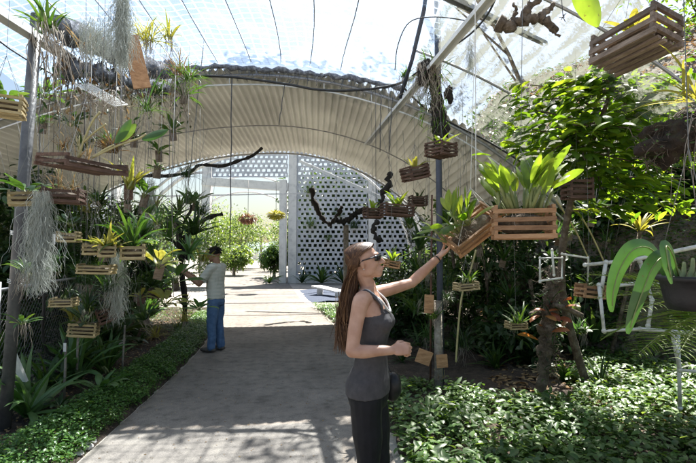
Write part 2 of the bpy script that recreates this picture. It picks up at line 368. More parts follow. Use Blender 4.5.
def moss_strands(mb, top, n, L, w, rng, r=.0014, prof=None):
    for i in range(n):
        a = rng.uniform(0, 2 * PI); q = w * math.sqrt(rng.random())
        st = rng.random() ** 1.3 * .75
        l = L * rng.uniform(.15, 1 - st * .9) * .8
        ww = q * (1 - .35 * st)
        b = Vector(top) + Vector((math.cos(a) * ww, math.sin(a) * ww, -L * st))
        pts = wiggle(b, (rng.uniform(-.25, .25), rng.uniform(-.25, .25), -.9), l, max(6, int(l / .02)), .6, rng, .45)
        mb.tube(pts, r, 3, cap=False)

def plant_in(kind, name, label, base, s, seed, group=None, cat=None, mat=None, az0=0, spread=2 * PI, parent=None):
    """one epiphyte as a thing: returns its Empty"""
    rng = random.Random(seed * 7 + 1)
    T = thing(name, label, cat or 'plant', base, (0, 0, 0), group)
    if kind == 'cattleya':
        st = MB(); lf = MB(); n = 30 if s > 1 else 15
        for i in range(n):
            az = rng.uniform(0, 2 * PI); rr = rng.uniform(0, .11) * s
            b = Vector((math.cos(az) * rr * 1.2, math.sin(az) * rr * .6, 0))
            el = rng.uniform(.95, 1.5); l = rng.uniform(.09, .17) * s
            d = Vector((math.cos(az) * math.cos(el), math.sin(az) * math.cos(el), math.sin(el)))
            st.tube([b, b + d * l * .35, b + d * l * .75, b + d * l], [.004 * s, .010 * s, .009 * s, .004 * s], 6)
            for q in range(rng.choice([1, 1, 2])):
                strap(lf, b + d * l, az + rng.uniform(-.8, .8), el - rng.uniform(-.1, .5), rng.uniform(.12, .19) * s, rng.uniform(.04, .058) * s, rng.uniform(.1, .8), 7, 'oval', .35, rng.uniform(-.9, .9))
        st.build('pseudobulb', M['bulb'], T); lf.build('leaves', mat or M['l_lime'], T)
        r = MB(); roots(r, (0, 0, 0), 26, .12 * s, .0022, rng, .09 * s, .8); r.build('roots', M['root'], T)
    elif kind == 'strap':
        lf = MB(); lo = rng.uniform(.3, .95); dr = rng.uniform(.3, 1.5); wf = rng.uniform(.6, 1.25); T.rotation_euler = (rng.uniform(-.3, .3), rng.uniform(-.35, .35), 0)
        for q in range(rng.choice([1, 2, 3])):
            rosette(lf, (rng.uniform(-.05, .05) * s, rng.uniform(-.05, .05) * s, 0), rng.randint(6, 13), .30 * s * rng.uniform(.6, 1.2), .032 * s * wf, rng, (lo, 1.5), (dr * .4, dr + .7), az0=rng.uniform(0, 6), spread=spread)
        lf.build('leaves', mat or M['l_mid'], T)
        st = MB()
        for q in range(5):
            d = V(rng.uniform(-.5, .5), rng.uniform(-.5, .5), 1).normalized() * .08 * s; b0 = V(rng.uniform(-.05, .05), rng.uniform(-.05, .05), 0) * s; st.tube([b0, b0 + d * .5, b0 + d], [.005 * s, .011 * s, .004 * s], 6)
        st.build('pseudobulb', M['bulb'], T)
        r = MB(); roots(r, (0, 0, 0), 14, .2 * s, .002, rng, .04 * s); r.build('roots', M['root'], T)
    elif kind == 'broad':
        lf = MB(); st = MB()
        for i in range(11):
            az = az0 + spread * (i + rng.random() * .7) / 11; el = rng.uniform(.3, 1.3); l = .1 * s * rng.uniform(.5, 1.3)
            d = Vector((math.cos(az) * math.cos(el), math.sin(az) * math.cos(el), math.sin(el)))
            st.tube([(0, 0, 0), d * l * .5, d * l], [.006 * s, .005 * s, .003 * s], 5)
            strap(lf, d * l, az, el * .8, rng.uniform(.18, .27) * s, rng.uniform(.055, .08) * s, rng.uniform(.4, 1.5), 8, 'oval', .3, rng.uniform(-.5, .5))
        st.build('stem', M['bulb'], T); lf.build('leaves', mat or M['l_mid'], T)
    elif kind == 'brom':
        lf = MB(); T.rotation_euler = (rng.uniform(-.3, .3), rng.uniform(-.3, .3), 0); rosette(lf, (0, 0, 0), rng.randint(14, 30), .42 * s * rng.uniform(.8, 1.1), .042 * s * rng.uniform(.5, 1.1), rng, (rng.uniform(.1, .7), 1.45), (.4, rng.uniform(1.2, 2.2)), az0=az0, spread=spread, fold=.5, seg=8)
        lf.build('leaves', mat or M['l_dark'], T)
    elif kind == 'grassy':
        lf = MB(); rosette(lf, (0, 0, 0), 60, .30 * s, .009 * s, rng, (.2, 1.5), (.8, 2.4), seg=6, jit=.05 * s)
        lf.build('leaves', mat or M['l_mid'], T)
        r = MB(); roots(r, (0, 0, 0), 22, .22 * s, .0018, rng, .05 * s, .5); r.build('roots', M['root'], T)
    elif kind == 'dry':
        lf = MB(); rosette(lf, (0, 0, 0), 22, .20 * s, .010 * s, rng, (.3, 1.5), (.3, 2.4), seg=6, jit=.08 * s)
        lf.build('leaves', mat or M['l_dry'], T)
        st = MB()
        for i in range(6):
            st.tube(wiggle((rng.uniform(-.08, .08) * s, 0, 0), (rng.uniform(-.5, .5), rng.uniform(-.5, .5), 1), .22 * s, 5, .15, rng), .003, 4)
        st.build('stem', M['drystem'], T)
        r = MB(); roots(r, (0, 0, .01), 40, .08 * s, .0022, rng, .12 * s, .9); r.build('roots', M['root'], T)
    elif kind == 'small':
        lf = MB(); rosette(lf, (0, 0, 0), 9, .14 * s, .026 * s, rng, (.5, 1.4), (.3, 1.6), 'strap')
        lf.build('leaves', mat or M['l_lime'], T)
    return T

def basket(name, label, loc, L, W, H, yaw, tilt, wood, topz, group='slatted wooden orchid baskets', levels=4, hook=.3, string='wire', top=None, tagged=False):
    """orchid basket of crossed slats; wires run up from its four corners"""
    rng = random.Random(sum(ord(c) for c in label))
    rot = Euler((R(tilt[0]), R(tilt[1]), R(yaw)))
    T = thing(name, label, 'basket', loc, rot, group)
    mb = MB(); pitch = H / (2 * levels - .6); t = min(.016, H * .13); wd = max(.012, t)
    for k in range(levels):
        z = -H / 2 + t / 2 + k * pitch * 2
        for sgn in (-1, 1):
            j = rng.uniform(-.003, .003)
            mb.box((j, sgn * (W / 2 - wd / 2), z), (L, wd, pitch * 1.05), Euler((0, rng.uniform(-.012, .012), rng.uniform(-.008, .008))).to_matrix())
            z2 = z + pitch
            if k < levels - 1 or True:
                mb.box((sgn * (L / 2 - wd / 2 - .006), j, z2), (wd, W, pitch * .98), Euler((rng.uniform(-.012, .012), 0, 0)).to_matrix())
    mb.build('side_slats', M[wood], T, False)
    b = MB(); nb = max(3, int(W / .04))
    for i in range(nb):
        y = -W / 2 + W * (i + .5) / nb
        b.box((0, y, -H / 2 - t * .1), (L - .03, W / nb * .55, t * .8), Euler((0, 0, rng.uniform(-.02, .02))).to_matrix())
    b.build('base_slats', M[wood], T, False)
    f = MB()
    f.ell((0, 0, -H * .05), (L * .42, W * .40, H * .38), nu=16, nv=8)
    fo = f.build('bark_filling', M['bark'], T)
    # hanger: wires meet above the basket in world space
    inv = rot.to_matrix().inverted(); hk = Vector((0, 0, hook)); wr = MB()
    top_p = Vector(top) - Vector(loc) if top is not None else Vector((rng.uniform(-.03, .03), rng.uniform(-.03, .03), topz - loc[2]))
    for sx in (-1, 1):
        for sy in (-1, 1):
            c = Vector((sx * (L / 2 - .02), sy * (W / 2 - .01), H / 2 - t))
            wr.tube([c, inv @ hk], .0013 if string == 'wire' else .002, 4, cap=False)
    wr.tube([inv @ hk, inv @ top_p], .0016 if string == 'wire' else .0024, 4, cap=False)
    wr.build('hanging_wire', M[string], T)
    if tagged:
        g = MB(); g.box((-L / 2 - .012, -W / 2 - .004, -H * .25), (.03, .002, .1)); g.build('plastic_tag', M['white'], T, False)
    return T

def tree(name, label, base, h, crown_c, crown_r, nleaf, lsize, lmat, group=None, seed=1, trunk_r=.1, bark='bark', nb=9, cat='tree', clumps=26):
    rng = random.Random(seed); base = Vector(base); cc = Vector(crown_c) - base; T = thing(name, label, cat, base, (0, 0, 0), group)
    tr = MB(); top = Vector((cc.x * .8, cc.y * .8, cc.z + crown_r[2] * .3))
    mid = top * .5 + Vector((rng.uniform(-.15, .15) * h * .3, rng.uniform(-.1, .1) * h * .3, 0))
    pts = catmull([(0, 0, -.1), mid * .5, mid, top], 4)
    k = len(pts); tr.tube(pts, [trunk_r * (1 - .75 * i / (k - 1)) for i in range(k)], 8)
    cl = []
    for i in range(clumps):
        while True:
            q = Vector((rng.uniform(-1, 1), rng.uniform(-1, 1), rng.uniform(-1, 1)))
            if .3 < q.length < 1: break
        c = cc + Vector((q.x * crown_r[0], q.y * crown_r[1], q.z * crown_r[2])); cl.append(c)
        if i < nb:
            s = pts[int(k * rng.uniform(.45, .9))]
            bp = catmull([s, lerp(s, c, .5) + Vector((0, 0, -.05 * h * rng.random())), c], 3)
            tr.tube(bp, [trunk_r * .35 * (1 - .8 * j / (len(bp) - 1)) for j in range(len(bp))], 5)
    tr.build('trunk', M[bark], T)
    lf = MB(); cr = min(crown_r) * .5
    for i in range(nleaf):
        c = cl[i % clumps]
        q = Vector((rng.gauss(0, .5), rng.gauss(0, .5), rng.gauss(0, .4))) * cr
        d = Vector((rng.uniform(-1, 1), rng.uniform(-1, 1), rng.uniform(-.9, .4)))
        leaf(lf, c + q, d, (rng.uniform(-.6, .6), rng.uniform(-.6, .6), 1), lsize * rng.uniform(.6, 1.2), lsize * .45 * rng.uniform(.8, 1.2))
    lf.build('crown', M[lmat], T)
    return T

def frond(lf, st, base, az, el, L, rng, droop=1.4, leaflet=.3, n=24, wl=.022):
    p = Vector(base); e = el; pts = [p.copy()]; side = Vector((-math.sin(az), math.cos(az), 0))
    for i in range(n):
        t = (i + 1) / n; d = Vector((math.cos(az) * math.cos(e), math.sin(az) * math.cos(e), math.sin(e)))
        p = p + d * (L / n); pts.append(p.copy()); e -= droop / n
        if t > .15:
            ll = leaflet * (math.sin(PI * min(1, .12 + t * .86)) ** .6)
            up = side.cross(d)
            for s in (-1, 1):
                dd = (side * s + d * .7 + up * -.25 + Vector((0, 0, rng.uniform(-.1, .1)))).normalized()
                az2 = math.atan2(dd.y, dd.x); strap(lf, p, az2, math.asin(max(-1, min(1, dd.z))), ll * rng.uniform(.9, 1.1), wl, rng.uniform(.4, .8), 4, 'taper', .3)
    st.tube(pts, [.012 * (1 - .8 * i / n) * max(.6, L) for i in range(n + 1)], 5)
def palm(name, label, base, h, nf, L, seed, lmat='l_mid', group=None, droop=1.6, leaflet=.3, tr=.06, cat='palm', lean=(0, 0), wl=.022, az=None, el=(.3, 1.3)):
    rng = random.Random(seed); T = thing(name, label, cat, base, (0, 0, 0), group)
    lf = MB(); st = MB(); tk = MB()
    top = Vector((lean[0], lean[1], h))
    if h > .25:
        tk.tube(catmull([(0, 0, -.1), (lean[0] * .3, lean[1] * .3, h * .5), top], 5), tr, 8); tk.build('trunk', M['palebark'], T)
    for i in range(nf):
        a = (2 * PI * i / nf + rng.uniform(-.3, .3)) if az is None else rng.uniform(*az)
        frond(lf, st, top, a, rng.uniform(*el), L * rng.uniform(.8, 1.1), rng, droop * rng.uniform(.8, 1.2), leaflet, wl=wl)
    lf.build('leaflets', M[lmat], T); st.build('frond_stem', M['bulb'], T)
    return T

# ================================================================== THE SETTING
def hill_h(x, y):
    d = (x - 3.8) * .8 + (y - 6.5) * .6
    k = sstep(0, 2.6, x - .2 * y) * sstep(1.5, 4.5, y + .9 * (x - 3))
    if d <= 0: return 0
    h = (1.25 * sstep(0, 1.0, d) + .80 * d) * k
    h += .10 * noise.noise(Vector((x * 1.3, y * 1.3, 0))) * min(1, d) * k
    return min(h, 8.0)
g = MB(); g.add([(-400, -30, 0), (400, -30, 0), (400, 900, 0), (-400, 900, 0)], [(0, 1, 2, 3)]); struct('ground', g, M['ground'])
# path
PL = [(-2.0, -6), (-2.03, 3.52)] + [(G(px, py).x, G(px, py).y) for px, py in ((105, 440), (132, 415), (160, 390), (186, 366), (205, 345), (214, 330), (222, 315), (226, 300), (225, 285), (224, 275), (223, 268))]
PR = [(.50, -6), (.36, 3.52)] + [(G(px, py).x, G(px, py).y) for px, py in ((386, 440), (376, 415), (366, 390), (356, 366), (348, 345), (338, 330), (322, 315), (301, 300), (290, 285), (285, 275), (281, 268))]
p = MB(); vs = []; fs = []
for (a, b) in zip(PL, PR):
    for k in range(9): vs.append((lerp(a[0], b[0], k / 8), lerp(a[1], b[1], k / 8), .012 + .0))
for i in range(len(PL) - 1):
    for k in range(8): fs.append((i * 9 + k, i * 9 + k + 1, (i + 1) * 9 + k + 1, (i + 1) * 9 + k))
p.add(vs, fs); struct('path', p, M['path'])
# soil beds beside the path, with a lumpy surface
def bed(name, left, right, y0, y1, nx, ny, mat, amp=.05, z0=.03):
    mb = MB(); vs = []; fs = []
    for j in range(ny + 1):
        y = lerp(y0, y1, j / ny); a = left(y); b = right(y)
        for i in range(nx + 1):
            x = lerp(a, b, i / nx); e = min(i, nx - i, 3) / 3
            vs.append((x, y, z0 * e + amp * e * (noise.noise(Vector((x * 4, y * 4, 1))) + .5 * noise.noise(Vector((x * 11, y * 11, 4))) + .6) - .01 * (1 - e)))
    for j in range(ny):
        for i in range(nx): a = j * (nx + 1) + i; fs.append((a, a + 1, a + nx + 2, a + nx + 1))
    mb.add(vs, fs); return struct(name, mb, mat)
def interp(tab, y):
    for (a, b) in zip(tab[:-1], tab[1:]):
        if a[1] <= y <= b[1]: return lerp(a[0], b[0], (y - a[1]) / (b[1] - a[1]))
    return tab[-1][0] if y > tab[-1][1] else tab[0][0]
pl = lambda y: interp(PL, y); pr = lambda y: interp(PR, y)
FEN = [(-3.3, -2), (-3.45, 4.6), (-4.5, 9), (-6.2, 15), (-7.9, 22.5)]
fen = lambda y: interp(FEN, y)
bed('soil_bed', lambda y: fen(y) - .3, lambda y: pl(y) + .0, -2, 13, 26, 110, M['soil'], .06)
bed('soil_ground', lambda y: pr(y) + .02, lambda y: 12, -2, 13, 90, 100, M['soil'], .07)
bed('blue_gravel_patch', lambda y: pr(y) + .1, lambda y: pr(y) + 2.8, 14.8, 19.5, 12, 20, M['bluegravel'], .02)
# hillside on the right
h = MB(); vs = []; fs = []; NX, NY = 150, 150
for j in range(NY + 1):
    for i in range(NX + 1):
        x = .6 + (i / NX) ** 1.3 * 40; y = 2.0 + (j / NY) ** 1.3 * 55
        z = hill_h(x, y); n = noise.noise(Vector((x * 3, y * 3, 2))) * .05 + noise.noise(Vector((x * 8, y * 8, 2))) * .02
        vs.append((x, y, z + n * min(1, z) - .06 + .03 * min(1, z)))
for j in range(NY):
    for i in range(NX): a = j * (NX + 1) + i; fs.append((a, a + 1, a + NX + 2, a + NX + 1))
h.add(vs, fs); struct('hillside', h, M['hill'])

# ---- ground cover (nobody could count it)
def cover(name, label, n, samp, hfun, ls, mat, seed, wr=.62):
    rng = random.Random(seed); mb = MB(); i = 0; tries = 0
    while i < n and tries < n * 6:
        tries += 1
        s = samp(rng)
        if s is None: continue
        x, y, k = s; hz = hfun(x, y) * k; i += 1
        z = hz * rng.uniform(.25, 1.0) + .02 + hill_h(x, y)
        a = rng.uniform(0, 2 * PI); el = rng.uniform(-.35, .7)
        d = (math.cos(a) * math.cos(el), math.sin(a) * math.cos(el), math.sin(el))
        big = .75 + .9 * max(0, noise.noise(Vector((x * 2.3, y * 2.3, 17))) + .25)
        leaf(mb, (x, y, z), d, (rng.uniform(-.4, .4), rng.uniform(-.4, .4), 1), ls * big * rng.uniform(.45, 1.3), ls * wr * rng.uniform(.8, 1.2))
    for q in range(n // 14):
        s = samp(rng)
        if s is None: continue
        x, y, k = s; mb.tube([(x, y, 0), (x + rng.uniform(-.03, .03), y + rng.uniform(-.03, .03), hfun(x, y) * k * .9)], .002, 3, cap=False)
    o = mb.build(name, mat); return tag(o, label, 'ground cover', kind='stuff')
def s_right(rng):
    y = 1.9 + 6.4 * rng.random() ** 1.2; x = rng.uniform(pr(y) + .06, 5.4)
    far = min(8.4, 5.15 + .3 * math.sin(x * 2.1) + 1.5 * max(0, x - 2.3))
    if y > far: return None
    if x < pr(y) + .5 and rng.random() < .25: return None
    k = min(1, (x - pr(y)) / .25 + .25) * min(1, (far - y) / .3 + .3)
    dens = noise.noise(Vector((x * 1.9, y * 1.9, 7)))
    if dens < -.28 and rng.random() < .75: return None
    return x, y, k
cover('ground_cover', 'leafy green ground cover with glossy leaves filling the right bed', 33000, s_right,
      lambda x, y: .22 + (.10 * noise.noise(Vector((x * 1.6, y * 1.6, 3)))), .074, M['l_cover'], 11)
def s_left(rng):
    y = 1.6 + 9.9 * rng.random() ** 1.35; a = pl(y); wdt = .62 + .25 * sstep(3.9, 3.0, y)
    u = rng.random(); x = a - .02 - wdt * u + .09 * noise.noise(Vector((y * 3.1, 5, 0))) + .05 * noise.noise(Vector((y * 9, 2, 0)))
    k = .35 + .65 * math.sin(PI * min(1, max(0, u))) ** .5
    return x, y, k
cover('edging_plants', 'low dense strip of small green leaves edging the left side of the path', 30000, s_left,
      lambda x, y: .20 + .05 * noise.noise(Vector((x * 3, y * 3, 3))), .034, M['l_strip'], 12, .7)
def s_rfar(rng):
    y = rng.uniform(8.6, 13.5); x = pr(y) + .03 + rng.random() * 1.1
    return x, y, .8
cover('lawn_edge', 'small bright green patch of low plants on the right of the path', 7000, s_rfar, lambda x, y: .16, .05, M['l_strip'], 13)
def s_fl(rng):
    y = rng.uniform(8.5, 12.8); x = rng.uniform(fen(y) + .1, pl(y) - .6); return x, y, 1
cover('undergrowth', 'dark tangled undergrowth behind the chain link fence on the left', 9000, lambda rg: (lambda y: (fen(y) - .1 - 3.2 * rg.random(), y, rg.uniform(.5, 1)))(2.5 + 13 * rg.random() ** 1.2), lambda x, y: .35 + .35 * noise.noise(Vector((x, y, 5))), .12, M['l_dark'], 15, .4)
cover('low_weeds', 'thin weeds on the soil below the fence', 1500, s_fl, lambda x, y: .2, .07, M['l_mid'], 14, .3)
# leaf litter
def litter(name, label, n, samp, mat, seed, ls=.05):
    rng = random.Random(seed); mb = MB()
    for i in range(n):
        s = samp(rng)
        if s is None: continue
        a = rng.uniform(0, 2 * PI); leaf(mb, s, (math.cos(a), math.sin(a), rng.uniform(-.3, .4)), (rng.uniform(-.5, .5), rng.uniform(-.5, .5), 1), ls * rng.uniform(.4, 1.3), ls * .5, cup=rng.uniform(-.3, .4))
    return tag(mb.build(name, mat), label, 'leaf litter', kind='stuff')
litter('leaf_litter', 'dry fallen leaves on the dark soil bed on the left', 2600, lambda r: (lambda y: (r.uniform(fen(y), pl(y) - .3), y, .09))(r.uniform(1.5, 12)), M['l_dry'], 21, .045)
def hs(r):
    y = r.uniform(4, 24); x = r.uniform(.2 * y + .6, 3 + y * .75); z = hill_h(x, y)
    return (x, y, max(z, .05) + .03)
litter('hillside_litter', 'dry leaves and twigs scattered over the hillside', 17000, hs, M['l_dry'], 22, .10)
def hw(r):
    y = r.uniform(5, 24); x = r.uniform(.2 * y + 1.4, 3 + y * .75); z = hill_h(x, y)
    if noise.noise(Vector((x, y, 9))) < .02: return None
    return (x, y, max(z, .02) + r.uniform(0, .16))
tag(litter('hillside_weeds', 'green weeds growing in patches on the hillside', 17000, hw, M['l_mid'], 23, .15), None, 'weeds')
litter('path_debris', 'small dry leaves and crumbs of soil fallen on the path', 1300, lambda r: (lambda y: (lerp(pl(y), pr(y), r.random() ** (1.6 if r.random() < .5 else .6)), y, .016))(r.uniform(2, 12)), M['l_dry'], 24, .02)

# ================================================================== ROOF
def roof_xc(y): return -1.45 - .07 * (y - 6.7)
def roof_z(s, y=6.7):
    r_ = (6.3 - .24 * (max(y, 6.7) - 6.7)) if s > 0 else 10.5
    return 4.28 - (r_ - math.sqrt(max(.01, r_ * r_ - s * s)))
def roofP(s, y, dz=0.0): return Vector((roof_xc(y) + s, y, roof_z(s, y) + dz))
def vault(mb, s0, s1, y0f, y1f, pitch=.115, amp=.03, ny=6, dz=0):
    spp = 6 if amp < .02 else 8; n = int((s1 - s0) / pitch * spp); vs = []; fs = []
    for j in range(ny + 1):
        for i in range(n + 1):
            s = lerp(s0, s1, i / n); y = lerp(y0f(s), y1f(s), j / ny)
            w_ = math.sin(2 * PI * s / pitch); pnt = roofP(s, y, dz + amp * (w_ if amp < .02 else max(-1, min(1, 1.7 * w_ + .5)))); vs.append(pnt)
    for j in range(ny):
        for i in range(n): a = j * (n + 1) + i; fs.append((a, a + 1, a + n + 2, a + n + 1))
    mb.add(vs, fs)
def solid(o, t=.004):
    m = o.modifiers.new('solidify', 'SOLIDIFY'); m.thickness = t; m.offset = 0; return o
T = thing('vault_roof', 'arched roof of beige corrugated sheets over the middle of the path', 'roof', roofP(0, 6.7))
T.location = (0, 0, 0)
mb = MB(); vault(mb, -6.6, 4.6, lambda s: 6.7 + .03 * math.sin(s * 3), lambda s: 12.3)
solid(mb.build('corrugated_sheet', M['roof'], T))
for y in (6.76, 9.5, 12.2):
    b = MB(); b.tube([roofP(lerp(-6.6, 4.6, i / 30), y, -.07) for i in range(31)], .022 if y != 9.5 else .012, 8)
    b.build('arch_rib', M['metal'], T)
b = MB(); b.tube([roofP(lerp(-6.6, 4.6, i / 30), 6.76, -.21) for i in range(31)], .012, 8)
for i in range(1, 16): b.tube([roofP(lerp(-6.6, 4.6, i / 16), 6.76, -.08), roofP(lerp(-6.6, 4.6, i / 16), 6.76, -.21)], .007, 5)
b.build('truss_chord', M['white'], T)
# clear corrugated sheets on the right
CT = thing('clear_roof', 'grimy clear corrugated roof sheets arching over the right bed', 'roof')
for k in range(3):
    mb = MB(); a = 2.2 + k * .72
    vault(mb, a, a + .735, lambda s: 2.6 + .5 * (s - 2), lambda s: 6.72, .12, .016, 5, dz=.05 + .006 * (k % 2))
    o = mb.build('corrugated_sheet', M['clear'], CT); at = o.data.attributes.new('valley_shade', 'FLOAT', 'POINT'); n_ = int(.735 / .12 * 6)
    for q in range(len(o.data.vertices)): at.data[q].value = .5 - .5 * math.sin(2 * PI * lerp(a, a + .735, (q % (n_ + 1)) / n_) / .12)  # denser grime in the valleys, also painting in the shading between ridges
b = MB()
for y in (3.6, 5.2): b.tube([roofP(lerp(2.1, 4.45, i / 20), y, -.02) for i in range(21)], .014, 6)
b.build('purlin', M['metal'], CT)
# plastic film over the middle, slightly wavy
mb = MB(); vs = []; fs = []; nx, ny = 90, 60
for j in range(ny + 1):
    for i in range(nx + 1):
        s = lerp(-3.1, 2.35, i / nx); y = lerp(.9, 6.66, j / ny)
        z = .14 + .035 * noise.noise(Vector((s * .9, y * .6, 0))) + .02 * noise.noise(Vector((s * 5, y * 1.3, 3))) + .012 * math.sin(s * 9 + y)
        vs.append(roofP(s, y, lerp(z, .05, sstep(5.6, 6.66, y))))
for j in range(ny):
    for i in range(nx): a = j * (nx + 1) + i; fs.append((a, a + 1, a + nx + 2, a + nx + 1))
mb.add(vs, fs); o = mb.build('plastic_sheet', M['film']); tag(o, 'pale blue translucent plastic sheet stretched overhead in front of the corrugated roof', 'plastic sheet')
WN = ['leftmost of the thin support wires under the plastic sheet', 'second thin support wire from the left under the plastic sheet', 'third thin support wire from the left under the plastic sheet',
      'fourth thin support wire from the left under the plastic sheet', 'middle one of the thin support wires under the plastic sheet', 'fourth thin support wire from the right under the plastic sheet',
      'third thin support wire from the right under the plastic sheet', 'second thin support wire from the right under the plastic sheet', 'rightmost of the thin support wires under the plastic sheet']
for i in range(9):
    rng = random.Random(i); s = -2.3 + i * .46; b = MB()
    b.tube([roofP(s + .04 * math.sin(y * 1.4 + i), y, .08 + .02 * math.sin(y * 2 + i)) for y in [1.0 + .4 * k for k in range(15)]], .006, 4)
    tag(b.build('support_wire', M['wire']), WN[i], 'wire', 'thin wires that carry the plastic sheet')
b = MB(); b.tube([roofP(-2.6 + .05 * math.sin(y * 2), y, .06) for y in [1.0 + .4 * k for k in range(15)]], .011, 5)
tag(b.build('hose', M['black']), 'black hose lying lengthwise along the plastic sheet at the left', 'hose')
# rolled grey shade net along the front edge of the roof
def netroll(name, label, pts, r, seed, mat='net'):
    rng = random.Random(seed); mb = MB(); c = catmull(pts, 8)
    mb.tube([q + Vector((0, 0, rng.uniform(-.02, .02))) for q in c], [r * rng.uniform(.6, 1.4) for _ in c], 9)
    mb2 = MB()
    for q in c:
        for k in range(3):
            st = q + Vector((rng.uniform(-.06, .06), rng.uniform(-.05, .05), -r * .5))
            mb2.tube(wiggle(st, (rng.uniform(-.5, .5), 0, -1), rng.uniform(.05, .22), 5, .4, rng), .004, 3)
    T = thing(name, label, 'shade net'); mb.build('rolled_net', M[mat], T); mb2.build('loose_thread', M['net'], T)
    return T
netroll('shade_net', 'grey rolled shade net along the front edge of the beige roof', [P(168, 70, 6.5), P(215, 67, 6.55), P(260, 69, 6.55), P(310, 73, 6.55), P(360, 80, 6.5), P(404, 90, 6.4)], .035, 5)
netroll('shade_net', 'ragged dark shade net bunched up at the upper left', [P(60, 28, 4.2), P(85, 38, 4.7), P(110, 52, 5.2), P(140, 66, 5.8), P(170, 70, 6.4)], .10, 6)
netroll('shade_net', 'second ragged bundle of dark shade net under the first one at the upper left', [P(62, 70, 4.6), P(95, 72, 5.0), P(125, 80, 5.4), P(160, 88, 6.0), P(185, 82, 6.5)], .085, 9)
# cables
def cable(name, label, pts, r, mat, cat='cable', seed=0, lump=0, sub=6, group=None):
    rng = random.Random(seed); c = catmull(pts, sub); mb = MB()
    mb.tube(c, [r * (1 + rng.uniform(-lump, lump)) for _ in c], 7)
    return tag(mb.build(name, M[mat]), label, cat, group)
cable('cable', 'black cable swagging below the front edge of the roof', [P(120, 80, 6.4), P(170, 76, 6.4), P(230, 77, 6.4), P(285, 84, 6.4), P(320, 90, 6.4), P(360, 90, 6.4), P(398, 84, 6.3), P(420, 72, 6)], .018, 'black')
cable('cable', 'thin black cable running down the right under edge of the roof', [P(402, 86, 6), P(425, 108, 6.2), P(455, 125, 6.3), P(485, 140, 6.4), P(515, 158, 6.4), P(545, 178, 6.5)], .014, 'black')
cable('cable', 'black cable looping beside the top of the blue pole', [P(395, 70, 4.3), P(398, 45, 4.2), P(410, 22, 4.1), P(436, 17, 4.0), P(468, 21, 3.9)], .005, 'black')
cable('cable', 'black cable hanging slack under the diagonal metal beam', [P(412, 76, 4.9), P(440, 55, 4.7), P(468, 36, 4.4), P(485, 18, 4), P(495, 0, 3.8), P(502, -20, 3.6)], .009, 'black')
cable('vine_rope', 'thick dark bark covered vine hanging below the far edge of the roof', [P(122, 182, 8.3), P(146, 176, 8.3), P(168, 176, 8.2), P(190, 172, 8.2), P(200, 165, 8.2), P(222, 166, 8.2), P(238, 161, 8.2), P(252, 156, 8.3), P(262, 148, 8.4)], .028, 'blackbark', 'vine', 3, .35)

# ================================================================== POLES AND BEAMS
def pole(name, label, a, b, r, mat, extras=None, cat='pole', n=14):
    base = Vector(a); T = thing(name, label, cat, base); mb = MB(); mb.tube([Vector((0, 0, -.15)), (Vector(b) - base) * .5, Vector(b) - base], r, n)
    mb.build('shaft', M[mat], T)
    return T
g0 = G(3, 438)
lp = pole('metal_pole', 'grey round metal pole standing in the left bed, roof high', g0, P(37, 15, g0.y - .05), .048, 'pole')
for py in (235, 283):
    q = P(16 + (283 - py) * .06, py, g0.y) - g0; rb = MB(); rng = random.Random(py)
    for k in range(3): rb.tube([q + Vector((math.cos(a) * .062, math.sin(a) * .062, k * .014 + .01 * math.sin(a * 2))) for a in [i * PI / 8 for i in range(17)]], .004, 4)
    rb.build('tied_wire', M['string'], lp)
g1 = G(441, 396)
cp = pole('metal_pole', 'dark blue metal pole rising behind the raised arm', g1 + V(0, 0, .0), P(437, -30, g1.y), .036, 'bluepole')
b = MB(); b.tube([V(-.03, -.04, -.1), P(437, 300, g1.y) - g1 + V(0, -.05, 0)], [.05, .042], 10); b.build('timber_sleeve', M['palebark'], cp)
pole('metal_rod', 'rusty red thin rod standing against the blue pole', G(430, 395), P(432, 195, G(430, 395).y), .012, 'terracotta', cat='rod')
# diagonal C channel and others
def beam(name, label, a, b, wd, h, mat, cat='beam'):
    a = Vector(a); b = Vector(b); mb = MB(); d = (b - a).normalized(); x = d.cross(V(0, 0, 1)).normalized()
    mb.bar(a, b, wd, .006); mb.bar(a + x * wd / 2 - V(0, 0, h / 2), b + x * wd / 2 - V(0, 0, h / 2), .006, h + .004); mb.bar(a - x * wd / 2 - V(0, 0, h / 2), b - x * wd / 2 - V(0, 0, h / 2), .006, h + .004)
    return tag(mb.build(name, M[mat], None, False), label, cat)
beam('channel_beam', 'galvanised channel beam running diagonally from the top to the roof centre', P(505, -22, 3.3), P(366, 144, 8.2), .075, .04, 'white')
beam('channel_beam', 'white painted channel beam at the top left corner', P(-30, -10, 3), P(118, 88, 6.7), .10, .06, 'white')
beam('channel_beam', 'short bright rail crossing at the top right behind the driftwood', P(425, -16, 3.6), P(545, 42, 6.0), .06, .04, 'metal')
tag((lambda m: (m.tube([P(400, 98, 5.3), P(412, 60, 5.0), P(424, 10, 4.6), P(428, -15, 4.5)], .022, 8), m.build('plastic_pipe', M['bluepole']))[1])(MB()), 'blue wrapped pipe leaning beside the dark blue pole', 'pipe')
